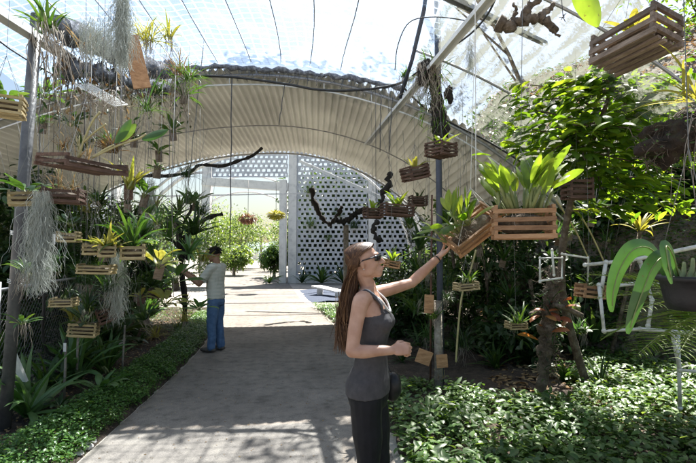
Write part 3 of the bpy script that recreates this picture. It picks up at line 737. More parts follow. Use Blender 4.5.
# thin hanging rods and wires not tied to a basket
rods = [((205, 30), (186, 205), 6.2, .006, 'wire', 'thin grey wire hanging left of the gateway from the roof'),
        ((232, 78), (230, 250), 6.4, .008, 'darkwire', 'dark rod hanging from the roof beside the striped shirt'),
        ((285, 83), (279, 125), 6.4, .006, 'darkwire', 'short black wire dangling under the roof centre'),
        ((381, 95), (380, 152), 6.0, .006, 'darkwire', 'black wire dangling left of the diagonal beam end'),
        ((393, 95), (389, 152), 6.0, .006, 'darkwire', 'black wire dangling nearest the diagonal beam end'),
        ((475, -10), (476, 192), 2.72, .0028, 'string', 'white string hanging from above to the tilted basket'),
        ((560, -20), (563, 17), 2.4, .002, 'darkwire', 'dark wire with a knotted end at the top right')]
for (a, b_, Y, r, mt, lb) in rods:
    mb = MB(); rng = random.Random(int(a[0])); A = P(*a, Y); B = P(*b_, Y)
    mb.tube([lerp(A, B, t / 8) + V(rng.uniform(-.008, .008), 0, 0) * (1 if 0 < t < 8 and Y > 4 else 0) for t in range(9)], r, 5)
    if '563' in str(b_[0]):
        for k in range(9): mb.tube([B, B + V(rng.uniform(-.02, .02), rng.uniform(-.02, .02), rng.uniform(-.02, .02))], .002, 4)
    tag(mb.build('hanging_wire', M[mt]), lb, 'wire')

# ================================================================== FAR END: screen wall, gateway, arches
WY = 24.0
def screen(mb, x0, x1, z0, z1, y, cw=.27, ch=.235, fr=.058, dp=.14, seed=1):
    rng = random.Random(seed); nr = int((z1 - z0) / ch); nc = int((x1 - x0) / cw) + 1
    for r_ in range(nr):
        off = (r_ % 2) * cw * .5
        for c in range(-1, nc + 1):
            a = x0 + c * cw + off; b = a + cw
            if b < x0 + .02 or a > x1 - .02: continue
            a = max(a, x0); b = min(b, x1)
            if b - a < .12: continue
            q = z0 + r_ * ch; tp = q + ch; f = fr * rng.uniform(.8, 1.25); e = rng.uniform(-.02, .02); g = .004
            pts = lambda yy: [(a, yy, q), (b, yy, q), (b, yy, tp), (a, yy, tp), (a + f, yy, q + f * .8), (b - f, yy, q + f * .8), (b - f + e, yy, tp - f * .8), (a + f + e, yy, tp - f * .8)]
            mb.add(pts(y) + pts(y + dp), [(0, 1, 5, 4), (1, 2, 6, 5), (2, 3, 7, 6), (3, 0, 4, 7), (4, 5, 13, 12), (5, 6, 14, 13), (6, 7, 15, 14), (7, 4, 12, 15), (9, 8, 12, 13), (10, 9, 13, 14), (11, 10, 14, 15), (8, 11, 15, 12)])
wt = thing('screen_wall', 'tall white openwork block wall at the right of the gateway', 'wall', (0, WY, 0))
wt.location = (0, 0, 0)
def col_(x, z1, parent, wd=.42, z0=-.1, y=WY - .12, d=.4):
    b = MB(); b.box((x, y + d / 2, (z0 + z1) / 2), (wd, d, z1 - z0)); b.build('column', M['white'], parent, False)
bays = [(-2.65, 1.02), (1.5, 3.2), (3.65, 6.4)]
for i, (a, c) in enumerate(bays):
    b = MB(); screen(b, a, c, .4, 7.4, WY, seed=i); b.build('openwork_blocks', M['blockwall'], wt, False)
b = MB(); b.box((1.9, WY + .1, .2), (9.4, .3, .39)); b.build('plinth', M['white'], wt, False)
for x in (-2.87, 1.26, 3.43): col_(x, 7.5, wt)
gt = thing('gateway', 'white gateway with a lintel and openwork blocks above the path', 'gateway')
col_(-7.35, 6.2, gt, .42)
col_(-3.35, 5.3, gt, .34, y=WY - .3)
b = MB(); b.bar((-7.55, WY - .05, 5.25), (-3.1, WY - .05, 4.95), .3, .42); b.build('lintel', M['white'], gt, False)
b = MB(); screen(b, -7.1, -3.15, 5.5, 7.1, WY + .05, seed=9); b.build('openwork_blocks', M['blockwall'], gt, False)
lw = thing('screen_wall', 'lower white openwork block wall seen through the plants on the left', 'wall')
for i, (a, c) in enumerate([(-19, -15.2), (-14.9, -11.3)]):
    b = MB(); screen(b, a, c, .3, 4.5, WY - 2, seed=20 + i); b.build('openwork_blocks', M['blockwall'], lw, False)
for x in (-19.2, -15.05, -11.1): col_(x, 4.7, lw, .3, y=WY - 2.1)
# tubular white arches between the roof and the wall
AL = ['nearest white tubular arch beyond the beige roof', 'middle white tubular arch beyond the beige roof', 'third white tubular arch beyond the beige roof, close to the gateway', 'far white tubular arch standing beyond the gateway', 'farthest thin white arch beyond the gateway']
for i, (y, x0, ap, half, r) in enumerate([(14.5, -2.0, 5.0, 5.2, .045), (17.5, -2.6, 5.5, 5.6, .07), (20.8, -3.4, 6.3, 6.2, .05), (28, -6, 6.2, 4.6, .05), (34, -7.5, 6.0, 5, .06)]):
    b = MB(); pts = [V(x0 + half * math.cos(PI * k / 24), y, 1.2 + (ap - 1.2) * math.sin(PI * k / 24)) for k in range(25)]
    pts = [V(pts[0].x, y, 0)] + pts + [V(pts[-1].x, y, 0)]
    b.tube(pts, r, 8); tag(b.build('tubular_arch', M['white']), AL[i], 'arch', 'white arches over the path')
beam('sloping_rail', 'white sloping rail rising left above the screen wall', P(300, 160, 15), P(440, 222, 13), .09, .09, 'white', 'rail')
beam('roof_rail', 'pale horizontal rail left of the gateway lintel', P(100, 178, 15.5), P(210, 171, 20), .12, .1, 'white', 'rail')
beam('roof_rail', 'thin pale rail below the left end of the lintel', P(140, 196, 15.5), P(300, 193, 22), .05, .05, 'white', 'rail')
bt = thing('bench', 'low white slab bench on the blue gravel patch', 'bench', G(329, 296))
bo = G(329, 296)
m_ = MB(); m_.bar(P(316, 286, 17.3) - bo, P(342, 292, 16) - bo, .42, .05); m_.build('slab', M['white'], bt, False)
for q in (P(320, 287, 17.1), P(338, 291, 16.2)):
    m_ = MB(); q = q - bo; m_.box((q.x, q.y, q.z / 2 - .02), (.2, .5, max(.1, q.z - .03))); m_.build('leg', M['white'], bt, False)
# slatted timber posts
pole('wooden_post', 'brown wooden post just left of the woman, behind her head', G(346, 322), P(346, 225, G(346, 322).y), .06, 'palebark', cat='post')

# fence of chain link along the left bed
cf = thing('chain_link_fence', 'grey chain link fence along the back of the left bed', 'fence')
b = MB()
for (a, c) in zip(FEN[1:-1], FEN[2:]):
    A = V(a[0], a[1], 0); B = V(c[0], c[1], 0); L = (B - A).length; H = 1.15; n = int(L / .085)
    for i in range(-int(H / .085), n):
        for sg in (0, 1):
            s0 = i * .085; s1 = s0 + H; q0, q1 = 0, H
            if s0 < 0: q0 = -s0; s0 = 0
            if s1 > L: q1 -= (s1 - L); s1 = L
            if q1 <= q0: continue
            if sg: z0, z1 = H - q0, H - q1
            else: z0, z1 = q0, q1
            b.tube([A + (B - A) * (s0 / L) + V(0, sg * .004, z0 + .05), A + (B - A) * (s1 / L) + V(0, sg * .004, z1 + .05)], .0028, 3, cap=False)
b.build('wire_mesh', M['wire'], cf)
for y in (4.6, 7, 9, 12, 15, 18.5, 22.5):
    b = MB(); b.tube([(fen(y), y, -.1), (fen(y), y, 1.3)], .025, 8); b.build('post', M['metal'], cf)
b = MB(); b.tube([(x, y, 1.22) for x, y in FEN[1:]], .018, 6); b.build('top_rail', M['metal'], cf)
# pipe and plank lying in the left bed
tag((lambda m: (m.tube([P(60, 378, 5.6), P(92, 358, 6.5), P(130, 338, 7.6)], .045, 10), m.build('pipe', M['metal']))[1])(MB()), 'grey pipe lying on the soil in front of the chain link fence', 'pipe')
tag((lambda m: (m.bar(P(9, 346, 4.4), P(24, 381, 4.55), .09, .025), m.build('plank', M['white'], None, False))[1])(MB()), 'short white plank leaning beside the grey pole', 'plank')
cable('hose', 'black hose curving down from above into the left bed', [P(45, 230, 5), P(44, 300, 5), P(43, 335, 5.1), P(48, 352, 5.2), P(60, 355, 5.4), P(66, 340, 5.6)], .016, 'black', 'hose')
rk = MB()
rng = random.Random(4)
for (px, py, s) in ((84, 449, .06), (77, 455, .045), (92, 443, .035)):
    m_ = MB(); m_.ell((0, 0, s * .3), (s * 1.3, s, s * .6), nu=9, nv=6)
    m_.v = [tuple(Vector(p) * (1 + .25 * noise.noise(Vector(p) * 20 + V(px, 0, 0)))) for p in m_.v]
    o = m_.build('stone', M['stone'], None, False); o.location = G(px, py)
    tag(o, {84: 'white stone at the corner of the left edging strip, largest of three', 77: 'white stone nearest the camera by the edging strip', 92: 'smallest white stone by the edging strip'}[px], 'stone', 'white stones by the path')

# ================================================================== HANGING BASKETS AND THE PLANTS IN THEM
# (px, py, Y, L, W, H, yaw, tilt, wood, string top z, levels, hook, basket label, plant kind, scale, leaf material, plant label)
BK = [
 (522, 223, 2.62, .325, .21, .17, -12, (0, 0), 'wood_orange', 3.4, 4, .42, 'large orange brown slatted basket hanging right of the tilted one, full of lime leaves', 'cattleya', 1.2, 'l_lime', 'bushy lime green orchid growing in the large orange brown basket'),
 (634, 42, 2.2, .34, .20, .145, 112, (12, 4), 'wood_grey', 3.6, 3, .3, 'large weathered slatted basket seen from below at the top right', 'small', 1.6, 'l_yellow', 'olive green plant sticking up out of the weathered top right basket'),
 (441, 150, 4.0, .21, .2, .11, 38, (0, 0), 'wood_dark', 3.3, 4, .25, 'small dark basket hanging in front of the blue pole', 'small', 1.3, 'l_lime', 'small lime leaved orchid in the dark basket at the blue pole'),
 (415, 173, 4.0, .2, .17, .11, 25, (0, -14), 'wood_dark', 3.4, 4, .25, 'dark basket left of the blue pole, hanging with its left side higher', 'small', 1.2, 'l_yellow', 'small pale yellow orchid in the basket left of the blue pole'),
 (373, 213, 5.6, .22, .15, .12, 20, (0, 0), 'wood_dark', 3.9, 4, .3, 'small dark basket touching the wide one above the head with sunglasses', 'small', 1.4, 'l_lime', 'thin upright plant in the small dark basket above the woman'),
 (397, 210, 5.4, .36, .22, .13, 15, (0, 3), 'wood_dark', 3.9, 4, .35, 'wide dark basket hanging above the raised arm near the screen wall', 'small', 2.0, 'l_lime', 'upright bright green leaves in the wide dark basket'),
 (392, 264, 4.6, .14, .10, .07, 20, (0, 12), 'wood_orange', 3.3, 3, .3, 'tiny orange basket just in front of the sunglasses', 'small', 1.3, 'l_lime', 'small bright green orchid in the tiny orange basket'),
 (418, 201, 7.0, .26, .2, .14, 10, (0, 0), 'wood_dark', 3.9, 4, .3, 'dark basket hanging far back between the wide basket and the blue pole', 'strap', .6, 'l_dark', 'dark plant in the far basket by the blue pole'),
 (466, 286, 4.5, .22, .15, .07, 12, (0, -4), 'wood_pale', 3.3, 3, .25, 'small pale wooden basket hanging low behind the raised hand', 'strap', .75, 'l_mid', 'long leaved orchid in the small pale basket behind the raised hand'),
 (577, 189, 4.3, .23, .18, .18, 5, (0, 0), 'wood_dark', 3.5, 4, .3, 'dark red slatted basket hanging against the black hillside shade on the right', 'small', 1.1, 'l_mid', 'small green orchid in the dark red basket on the right'),
 (590, 291, 4.2, .22, .15, .11, 10, (0, 6), 'wood_orange', 2.5, 3, .22, 'orange basket on the white pipe rack, a little tilted', 'broad', .5, 'l_mid', 'broad leaved orchid in the orange basket at the pipe rack'),
 (516, 325, 5.0, .2, .14, .07, 8, (0, 0), 'wood_pale', 2.6, 3, .2, 'pale wooden tray hanging low in the dark bed behind the ground cover', 'strap', .9, 'l_mid', 'upright green strap leaved plant in the low pale tray'),
 (5, 106, 2.7, .20, .15, .11, 25, (0, 3), 'wood_pale', 3.4, 4, .3, 'pale basket cut by the left edge of the photo, above the grey pole basket', 'broad', .55, 'l_mid', 'broad leaved plant in the pale basket at the left edge'),
 (26, 198, 3.2, .21, .17, .09, 35, (0, -5), 'wood_pale', 3.4, 3, .3, 'pale basket fixed beside the grey pole with leaves reaching left', 'broad', .75, 'l_mid', 'broad bright leaves in the pale basket beside the grey pole'),
 (64, 196, 3.2, .24, .18, .09, 15, (0, 2), 'wood_dark', 3.5, 3, .35, 'dark red basket right of the grey pole holding a dry plant', 'dry', 1.0, 'l_dry', 'straggly dry plant with bare stems in the dark red basket'),
 (84, 165, 2.75, .42, .26, .06, 68, (5, 0), 'wood_dark', 3.5, 2, .4, 'long flat dark tray basket hanging highest at the upper left', 'dry', .7, 'l_dry', 'tangle of dry roots on the long flat dark tray'),
 (69, 237, 4.4, .18, .14, .09, 10, (0, 0), 'wood_pale', 3.6, 3, .25, 'small pale basket with a white tag hanging between grey moss and yellow orchid', 'small', .7, 'l_mid', 'small green sprout in the tagged pale basket'),
 (94, 249, 4.3, .17, .13, .10, 12, (0, 0), 'wood_pale', 3.7, 3, .3, 'yellowish basket on the left of a touching pair under a yellow orchid', 'small', .9, 'l_yellow', 'small yellow orchid in the left basket of the touching pair'),
 (107, 251, 4.15, .15, .13, .10, 30, (0, 0), 'wood_pale', 3.7, 3, .3, 'yellowish basket on the right of a touching pair under a yellow orchid', 'strap', .85, 'l_yellow', 'tall yellow leaved orchid in the right basket of the touching pair'),
 (97, 269, 4.3, .30, .17, .08, 8, (0, 2), 'wood_pale', 3.7, 3, .3, 'wide flat pale basket hanging just below the touching pair', 'grassy', .35, 'l_mid', 'thin grassy plant in the wide flat pale basket'),
 (133, 252, 4.3, .21, .18, .13, 20, (0, 0), 'wood_pale', 3.7, 3, .35, 'olive basket almost hidden under a big spiky plant', 'brom', .95, 'l_mid', 'big spiky green plant spilling over the olive basket'),
 (64, 302, 4.2, .20, .15, .07, 10, (0, 0), 'wood_pale', 3.0, 3, .25, 'low pale brown basket hanging below the grey moss on the left', 'strap', .6, 'l_dark', 'dark small plant in the low pale brown basket'),
 (84, 329, 4.7, .26, .17, .13, 15, (0, 5), 'wood_pale', 2.9, 4, .3, 'shaded brown basket lowest on the left, above the soil', 'broad', .9, 'l_dark', 'broad dark leaves arching out of the lowest left basket'),
 (110, 313, 4.8, .24, .18, .14, 25, (0, -22), 'wood_dark', 2.9, 4, .3, 'dark red striped basket hanging askew above the soil on the left', 'strap', .9, 'l_dark', 'dark strap leaves in the askew red striped basket'),
 (160, 293, 7.4, .3, .22, .14, 5, (0, 0), 'wood_dark', 3.9, 3, .3, 'dark basket far back at the knee height left of the man', 'brom', .9, 'l_dark', 'spiky dark plant in the far dark basket left of the man'),
]
for (px, py, Y, L_, W_, H_, yaw, tilt, wood, tz, lv, hk, lb, kind, s, lm, plb) in BK:
    loc = P(px, py, Y)
    basket('hanging_basket', lb, loc, L_, W_, H_, yaw, tilt, wood, max(tz, loc.z + hk + .2), levels=lv, hook=hk, tagged='white tag' in lb or 'tagged' in lb)
    pt = plant_in(kind, 'orchid', plb, loc + V(0, 0, H_ * .28), s, px * 7 + py, 'plants growing in the hanging baskets', 'orchid', M[lm])
    pt.rotation_euler.z = R(yaw)
# the basket held and tilted by the woman
loc = P(471, 229, 2.93)
basket('hanging_basket', 'orange brown basket tilted steeply by the raised hand', loc, .36, .19, .10, 4, (38, -37), 'wood_orange', 3.4, levels=3, hook=.26, string='string', top=P(476, -10, 2.72))
pt = plant_in('broad', 'orchid', 'broad leaved orchid leaning out of the tilted basket above the hand', loc + V(-.03, -.05, .02), .72, 77, 'plants growing in the hanging baskets', 'orchid', M['l_tree']); pt.rotation_euler = (R(20), R(-35), 0)
pt = plant_in('cattleya', 'orchid', 'smaller lime leaved orchid at the lower end of the tilted basket', loc + V(-.09, -.05, -.03), .8, 78, 'plants growing in the hanging baskets', 'orchid', M['l_lime']); pt.rotation_euler = (R(20), R(-45), 0)

# ---- other epiphytes
def moss(label, px, py, Y, L, wdt, n, seed, r=.0014, topz=None):
    T = thing('hanging_moss', label, 'hanging moss', P(px, py, Y), (0, 0, 0), 'clumps of grey hanging moss'); wdt *= .68
    rng = random.Random(seed); mb = MB(); moss_strands(mb, (0, 0, 0), int(n * 1.7), L, wdt, rng, r * .68); mb.build('strands', M['mossgrey'], T)
    h = MB(); h.tube([(0, 0, -.02), (0, 0, (topz or (P(px, py, Y).z + .4)) - P(px, py, Y).z)], .0018, 4); h.build('hanging_wire', M['wire'], T)
moss('long grey moss hanging beside the dark red basket near the grey pole', 42, 190, 3.0, .72, .075, 460, 1)
moss('white grey moss hanging from the plastic sheet at the top left', 123, -12, 3.1, .62, .07, 420, 2, topz=3.5)
moss('thin grey moss hanging behind the yellow orchid pair', 118, 252, 4.6, .75, .09, 260, 3, topz=3.8)
moss('bushy grey moss hanging next to the roots at the upper left', 98, 20, 3.4, .35, .2, 300, 4, topz=3.6)
moss('small tuft of grey moss under the spiky plant', 150, 178, 6.5, .8, .12, 150, 5, .002, 4)
moss('short grey moss strands right of the diagonal beam', 470, 40, 4.6, .45, .05, 90, 6, topz=3.9)
EPI = [
 ('strap', 'epiphyte', 'green epiphyte with a beard of long pale roots on top of the grey pole', 46, 30, 3.0, 1.0, 'l_mid', .85),
 ('grassy', 'epiphyte', 'yellowish grassy epiphyte lying on the net at the upper left', 148, 42, 4.0, 1.1, 'l_yellow', .3),
 ('strap', 'epiphyte', 'yellow green strap leaved epiphyte left of the wooden board', 168, 40, 4.2, .75, 'l_yellow', .5),
 ('dry', 'epiphyte', 'dry brown epiphyte caught in the ragged shade net', 86, 48, 4.0, 1.2, 'l_dry', .4),
 ('grassy', 'epiphyte', 'hairy dark epiphyte hanging at the left end of the rolled net', 178, 76, 5.8, 1.3, 'l_dry', .9),
 ('strap', 'epiphyte', 'small green epiphyte growing where the beam meets the rolled net', 404, 78, 5.2, .55, 'l_mid', .2),
 ('brom', 'epiphyte', 'green spiky epiphyte in the crown of plants left of the man', 172, 222, 6.6, 1.1, 'l_mid', .4),
 ('strap', 'epiphyte', 'long leaved epiphyte hanging right of the big spiky plant', 165, 240, 5.6, 1.1, 'l_mid', .4),
 ('brom', 'epiphyte', 'dark spiky epiphyte low behind the fence left of the man', 152, 286, 6.6, 1.1, 'l_dark', 0),
 ('strap', 'epiphyte', 'thin leaved epiphyte hanging beside the grey moss near the pole', 27, 275, 3.3, .8, 'l_mid', .2),
 ('broad', 'epiphyte', 'trailing broad leaved plant climbing the grey pole', 22, 325, 3.7, .55, 'l_mid', .2),
]
for i, (kind, nm, lb, px, py, Y, s, lm, rl) in enumerate(EPI):
    T = plant_in(kind, nm, lb, P(px, py, Y), s, 900 + i, 'epiphytes hanging or tied up above the beds', 'epiphyte', M[lm])
    if rl:
        rng = random.Random(i); mb = MB(); roots(mb, (0, 0, 0), 34 if rl > .6 else 16, rl * (.75 if rl > .6 else 1), .0035 if rl > .6 else .0022, rng, .10 if rl > .6 else .05, .28); mb.build('aerial_roots', M['root'], T)
# wooden board mount and the wire mesh tray
tag((lambda m: (m.box((0, 0, 0), (.13, .02, .42), Euler((0, R(-14), R(20))).to_matrix()), m.build('mounting_board', M['wood_orange'], None, False, None))[1])(MB()), 'orange brown wooden board hanging beside the white grey moss', 'board').location = P(136, 62, 3.6)
T = thing('wire_basket', 'white wire mesh tray stuffed with dry roots at the upper left', 'wire basket', P(102, 95, 2.9))
mb = MB(); e = Euler((R(25), R(28), R(10))).to_matrix()
for k in range(13):
    t = -.13 + .26 * k / 12
    mb.tube([e @ V(t, -.08, 0), e @ V(t, .08, 0)], .0022, 4)
    if k < 9: t = -.08 + .16 * k / 8; mb.tube([e @ V(-.13, t, .003), e @ V(.13, t, .003)], .0022, 4)
mb.tube([e @ V(-.13, -.08, 0), e @ V(.13, -.08, 0), e @ V(.13, .08, 0), e @ V(-.13, .08, 0), e @ V(-.13, -.08, 0)], .004, 5); mb.build('wire_mesh', M['string'], T)
mb = MB(); rng = random.Random(8); roots(mb, (0.02, 0, -.01), 70, .16, .0028, rng, .1, .9); mb.build('root_mass', M['root'], T)
mb = MB(); mb.tube([(0, 0, 0), (0, .02, .9)], .002, 4); mb.build('hanging_wire', M['wire'], T)
# the big leaved plant whose stems arch under the tray
T = thing('orchid', 'long stemmed orchid with three large green leaves at the upper left', 'orchid', P(78, 158, 2.7))
o = P(78, 158, 2.7); st = MB(); lf = MB()
for pts in ([(78, 158), (84, 140), (92, 122), (100, 112)], [(84, 142), (95, 132), (106, 124)], [(92, 158), (108, 150), (122, 144), (140, 138), (146, 134)], [(92, 158), (104, 150), (114, 145)]):
    c = [P(a, b, 2.7) - o for a, b in pts]; st.tube(catmull(c, 4), [.006] * (len(c) * 4 - 3), 6)
def pleaf(lf, a, b, Y, W, curve=.0, roll=.3, Y2=None, n=9, o=V(0, 0, 0)):
    """large leaf from image point a to b, slightly curved, built at its own depth"""
    A = P(*a, Y) - o; B = P(*b, Y2 or Y) - o; d = B - A; L = d.length; dn = d.normalized()
    s = dn.cross(V(0, -1, 0)).normalized(); nrm = s.cross(dn); s = (s * math.cos(roll) + nrm * math.sin(roll)).normalized(); nn = dn.cross(s)
    vs = []
    for i in range(n + 1):
        t = i / n; wd = W * max(.03, math.sin(PI * min(1, .04 + t * .95)) ** .65) / 2
        c = A + d * t + nrm * curve * L * math.sin(PI * t) + s * .0
        for k in (-1, -.5, 0, .5, 1): vs.append(c + s * wd * k + nn * abs(k) ** 1.3 * wd * .28)
    fs = []
    for i in range(n):
        for k in range(4): q = i * 5 + k; fs.append((q, q + 1, q + 6, q + 5))
    lf.add(vs, fs)
pleaf(lf, (115, 143), (131, 119), 2.7, .075, .05, .35, o=o); pleaf(lf, (119, 141), (136, 124), 2.72, .06, .05, -.3, o=o); pleaf(lf, (142, 139), (168, 130), 2.68, .07, .06, .5, o=o)
pleaf(lf, (146, 108), (166, 66), 2.75, .012, .1, .3, o=o)
st.build('stem', M['drystem'], T); lf.build('leaves', M['l_mid'], T)

# ---- right foreground: hanging pot, big leaf, bark mount, driftwood
T = thing('flower_pot', 'black plastic pot hanging at the right edge', 'pot', P(694, 318, 1.5)); o = P(694, 318, 1.5)
mb = MB(); prof = [(.072, 0), (.082, .05), (.092, .115), (.101, .118), (.102, .135), (.095, .136), (.088, .11), (.0, .105)]
mb.loft([(V(0, 0, .135 - (.135 - z) * .8), V(r + .0001, 0, 0), V(0, r + .0001, 0)) for r, z in prof], 32); mb.build('pot_body', M['pot'], T)
mb = MB()
for k in range(3):
    a = k * 2.1 + .6; mb.tube([(math.cos(a) * .1, math.sin(a) * .1, .13), (0, 0, .55), (0, 0, 1.5)], .0015, 4)
mb.build('hanging_wire', M['wire'], T)
T = thing('potted_plant', 'plant with three huge drooping blue green leaves in the black pot', 'potted plant', o + V(0, 0, .11)); oo = o + V(0, 0, .11)
lf = MB()
def bigleaf(lf, pts, Y, W, o, tw=.25):
    c = catmull([P(a, b, y) - o for (a, b, y) in pts], 5); n = len(c) - 1; vs = []
    for i, q in enumerate(c):
        t = i / n; d = (c[min(i + 1, n)] - c[max(i - 1, 0)]).normalized()
        s = d.cross(V(.25, -1, .15)).normalized(); nn = d.cross(s)
        wd = W / 2 * max(.05, math.sin(PI * min(1, .10 + t * .88)) ** .6)
        for k in (-1, -.66, -.33, 0, .33, .66, 1): vs.append(q + s * wd * k + nn * (abs(k) ** 1.4 * wd * .45) * tw * 2)
    fs = []
    for i in range(n):
        for k in range(6): a = i * 7 + k; fs.append((a, a + 1, a + 8, a + 7))
    lf.add(vs, fs); RIB.tube([q + V(0, -.002, 0) for q in c[1:-2]], .0018, 5)
RIB = MB()
bigleaf(lf, [(668, 276, 1.52), (652, 250, 1.5), (634, 249, 1.48), (620, 268, 1.47), (613, 292, 1.46), (612, 312, 1.46)], 1.5, .058, oo)
bigleaf(lf, [(674, 282, 1.5), (664, 258, 1.44), (652, 268, 1.41), (642, 292, 1.4), (634, 314, 1.4), (628, 334, 1.4)], 1.5, .056, oo)
bigleaf(lf, [(680, 282, 1.5), (673, 256, 1.42), (666, 246, 1.4), (668, 264, 1.38), (672, 284, 1.38)], 1.5, .04, oo)
RIB.build('midrib', M['bulb'], T); lf.build('leaves', M['l_blue'], T)
mb = MB()
for k, (a, b) in enumerate([((676, 285), (684, 262)), ((684, 285), (693, 258)), ((690, 285), (700, 262)), ((680, 285), (676, 268))]):
    A = P(*a, 1.5) - oo; B = P(*b, 1.52) - oo; mb.tube(catmull([A, lerp(A, B, .5) + V(.01, 0, 0), B], 3), [.006, .008, .009, .008, .007, .006, .004], 7)
mb.build('pseudobulb', M['bulb'], T)
T = thing('hanging_leafy_plant', 'single big bright oval leaf hanging in from the top edge', 'plant', P(585, -15, 1.7)); o = P(585, -15, 1.7)
lf = MB(); pleaf(lf, (578, -22), (598, 27), 1.7, .115, .05, .2, o=o); lf.build('leaf', M['l_lime'], T); mb = MB(); mb.tube([P(578, -22, 1.7) - o, P(560, -60, 1.75) - o], .004, 6); mb.build('stem', M['bulb'], T)
# bark mount with arching pale leaves
T = thing('fern_root_mount', 'dark mossy fern root log hanging at the right edge below pale arching leaves', 'root mount', P(676, 138, 2.0)); o = P(676, 138, 2.0)
def lumpy(mb, c, r, seed, amp=.22, f=9, nu=26, nv=18, rot=None):
    m_ = MB(); m_.ell((0, 0, 0), r, rot, nu, nv); m_.v = [tuple(Vector(p) * (1 + amp * noise.noise(Vector(p) * f + V(seed, 0, 0)) + amp * .4 * noise.noise(Vector(p) * f * 3 + V(seed, 0, 0))) + Vector(c)) for p in m_.v]
    mb.add(m_.v, m_.f)
mb = MB(); lumpy(mb, (0, 0, 0), (.17, .10, .085), 3, .55, 13, 60, 40, rot=Euler((0, R(-28), 0)).to_matrix()); mb.build('root_log', M['mossbark'], T)
mb = MB(); lf = MB(); rng = random.Random(15)
for i in range(420):
    a = rng.uniform(0, 2 * PI); th = math.acos(rng.uniform(-1, 1)); q = Euler((0, R(-28), 0)).to_matrix() @ V(.17 * math.sin(th) * math.cos(a), .10 * math.sin(th) * math.sin(a), .088 * math.cos(th))
    if i % 2: mb.tube(wiggle(q * .98, (rng.uniform(-1, 1), rng.uniform(-1, .5), rng.uniform(-1, .2)), rng.uniform(.03, .11), 6, .5, rng), .0016, 3)
    elif q.x < .02 or rng.random() < .3: leaf(lf, q, (rng.uniform(-1, 1), rng.uniform(-1, 1), rng.uniform(-.5, 1)), q, rng.uniform(.012, .03), .012)
mb.build('fibrous_roots', M['bark'], T); lf.build('moss', M['l_mid'], T)
mb = MB(); rng = random.Random(5); roots(mb, (.04, -.08, .05), 16, .34, .0018, rng, .08, .12); mb.build('aerial_roots', M['root'], T)
T = thing('epiphyte', 'pale yellow green epiphyte with long arching leaves on the mossy root log', 'epiphyte', P(690, 100, 1.98), (0, 0, 0), 'epiphytes hanging or tied up above the beds')
lf = MB(); rng = random.Random(6)
for i in range(17): strap(lf, (rng.uniform(-.02, .04), rng.uniform(-.03, .03), 0), rng.uniform(2.3, 4.3), rng.uniform(-.1, .9), rng.uniform(.18, .36), .012, rng.uniform(.5, 1.6), 8, 'strap', .3, rng.uniform(-.5, .5))
lf.build('leaves', M['l_yellow'], T)
T = thing('driftwood', 'dark twisted piece of driftwood hanging at the top', 'driftwood', P(530, 16, 3.0)); o = P(530, 16, 3.0)
mb = MB()
for pts, r in (([(499, 22), (508, 26), (520, 22), (533, 18), (545, 21), (556, 30)], .05), ([(522, 22), (528, 8), (538, 0), (545, -12)], .035), ([(540, 18), (548, 10), (553, 4)], .03), ([(512, 22), (516, 12), (513, 4)], .018), ([(548, 22), (560, 38)], .015)):
    c = catmull([P(a, b, 3.0) - o for a, b in pts], 6); rng = random.Random(len(c)); n = len(c)
    mb.tube([q + V(rng.uniform(-.01, .01), rng.uniform(-.01, .01), rng.uniform(-.01, .01)) for q in c], [r * rng.uniform(.6, 1.15) * (1 - .5 * i / n) for i in range(n)], 9)
mb.build('branch', M['bark'], T)
mb = MB(); mb.tube([(0, 0, .02), (0, 0, 1)], .003, 4); mb.build('hanging_wire', M['darkwire'], T)

# ---- staghorn mass on the blue pole
T = thing('epiphyte_clump', 'bushy brown and black epiphyte clump growing high on the blue pole', 'epiphyte', P(432, 80, 5.0)); o = P(432, 80, 5.0)
mb = MB(); lumpy(mb, P(426, 74, 4.95) - o, (.10, .09, .15), 1, .6, 14); lumpy(mb, P(436, 100, 5.0) - o, (.065, .07, .3), 2, .7, 14); lumpy(mb, P(440, 125, 5.0) - o, (.075, .08, .22), 3, .7, 14); lumpy(mb, P(449, 94, 4.9) - o, (.045, .04, .09), 4, .6, 14)
mb.build('root_mass', M['blackbark'], T)
lf = MB(); rng = random.Random(7)
for i in range(150):
    q = P(432 + rng.uniform(-12, 14), rng.uniform(58, 135), 4.9) - o
    strap(lf, q, rng.uniform(0, 2 * PI), rng.uniform(-.6, 1.3), rng.uniform(.08, .22), .012, 1.0, 5)
lf.build('leaves', M['l_mid'], T); mb = MB(); roots(mb, P(428, 66, 4.9) - o, 90, .75, .003, rng, .13, .5); mb.build('aerial_roots', M['root'], T)
# small things tied lower on the pole
yb = g1.y - .07
for i, (px, py, s, kd, lm, lb) in enumerate([(434, 318, .6, 'strap', 'l_mid', 'long leaved plant tied to the post above its small board'), (446, 300, .6, 'grassy', 'l_dark', 'dark grassy plant tied to the post below the raised arm'), (447, 345, .45, 'small', 'l_mid', 'small green plant tied to the right side of the post'), (428, 275, .5, 'dry', 'l_dry', 'dry plant tied to the post just under the wrist'), (440, 378, .5, 'dry', 'l_dry', 'dry tuft at the foot of the post')]):
    plant_in(kd, 'epiphyte', lb, P(px, py, yb), s, 300 + i, 'epiphytes hanging or tied up above the beds', 'epiphyte', M[lm])
for (px, py, w_, h_, rt, lb) in ((424, 357, .16, .15, 20, 'small square wooden plaque tilted beside the post'), (429, 304, .10, .2, 2, 'narrow orange wooden plaque on the post'), (442, 361, .12, .14, -4, 'small brown wooden plaque low on the post')):
    mb = MB(); mb.box((0, 0, 0), (w_, .018, h_), Euler((0, R(rt), 0)).to_matrix()); tag(mb.build('wooden_plaque', M['wood_orange'], None, False), lb, 'plaque', 'wooden plaques on the post').location = P(px, py, yb - .04)

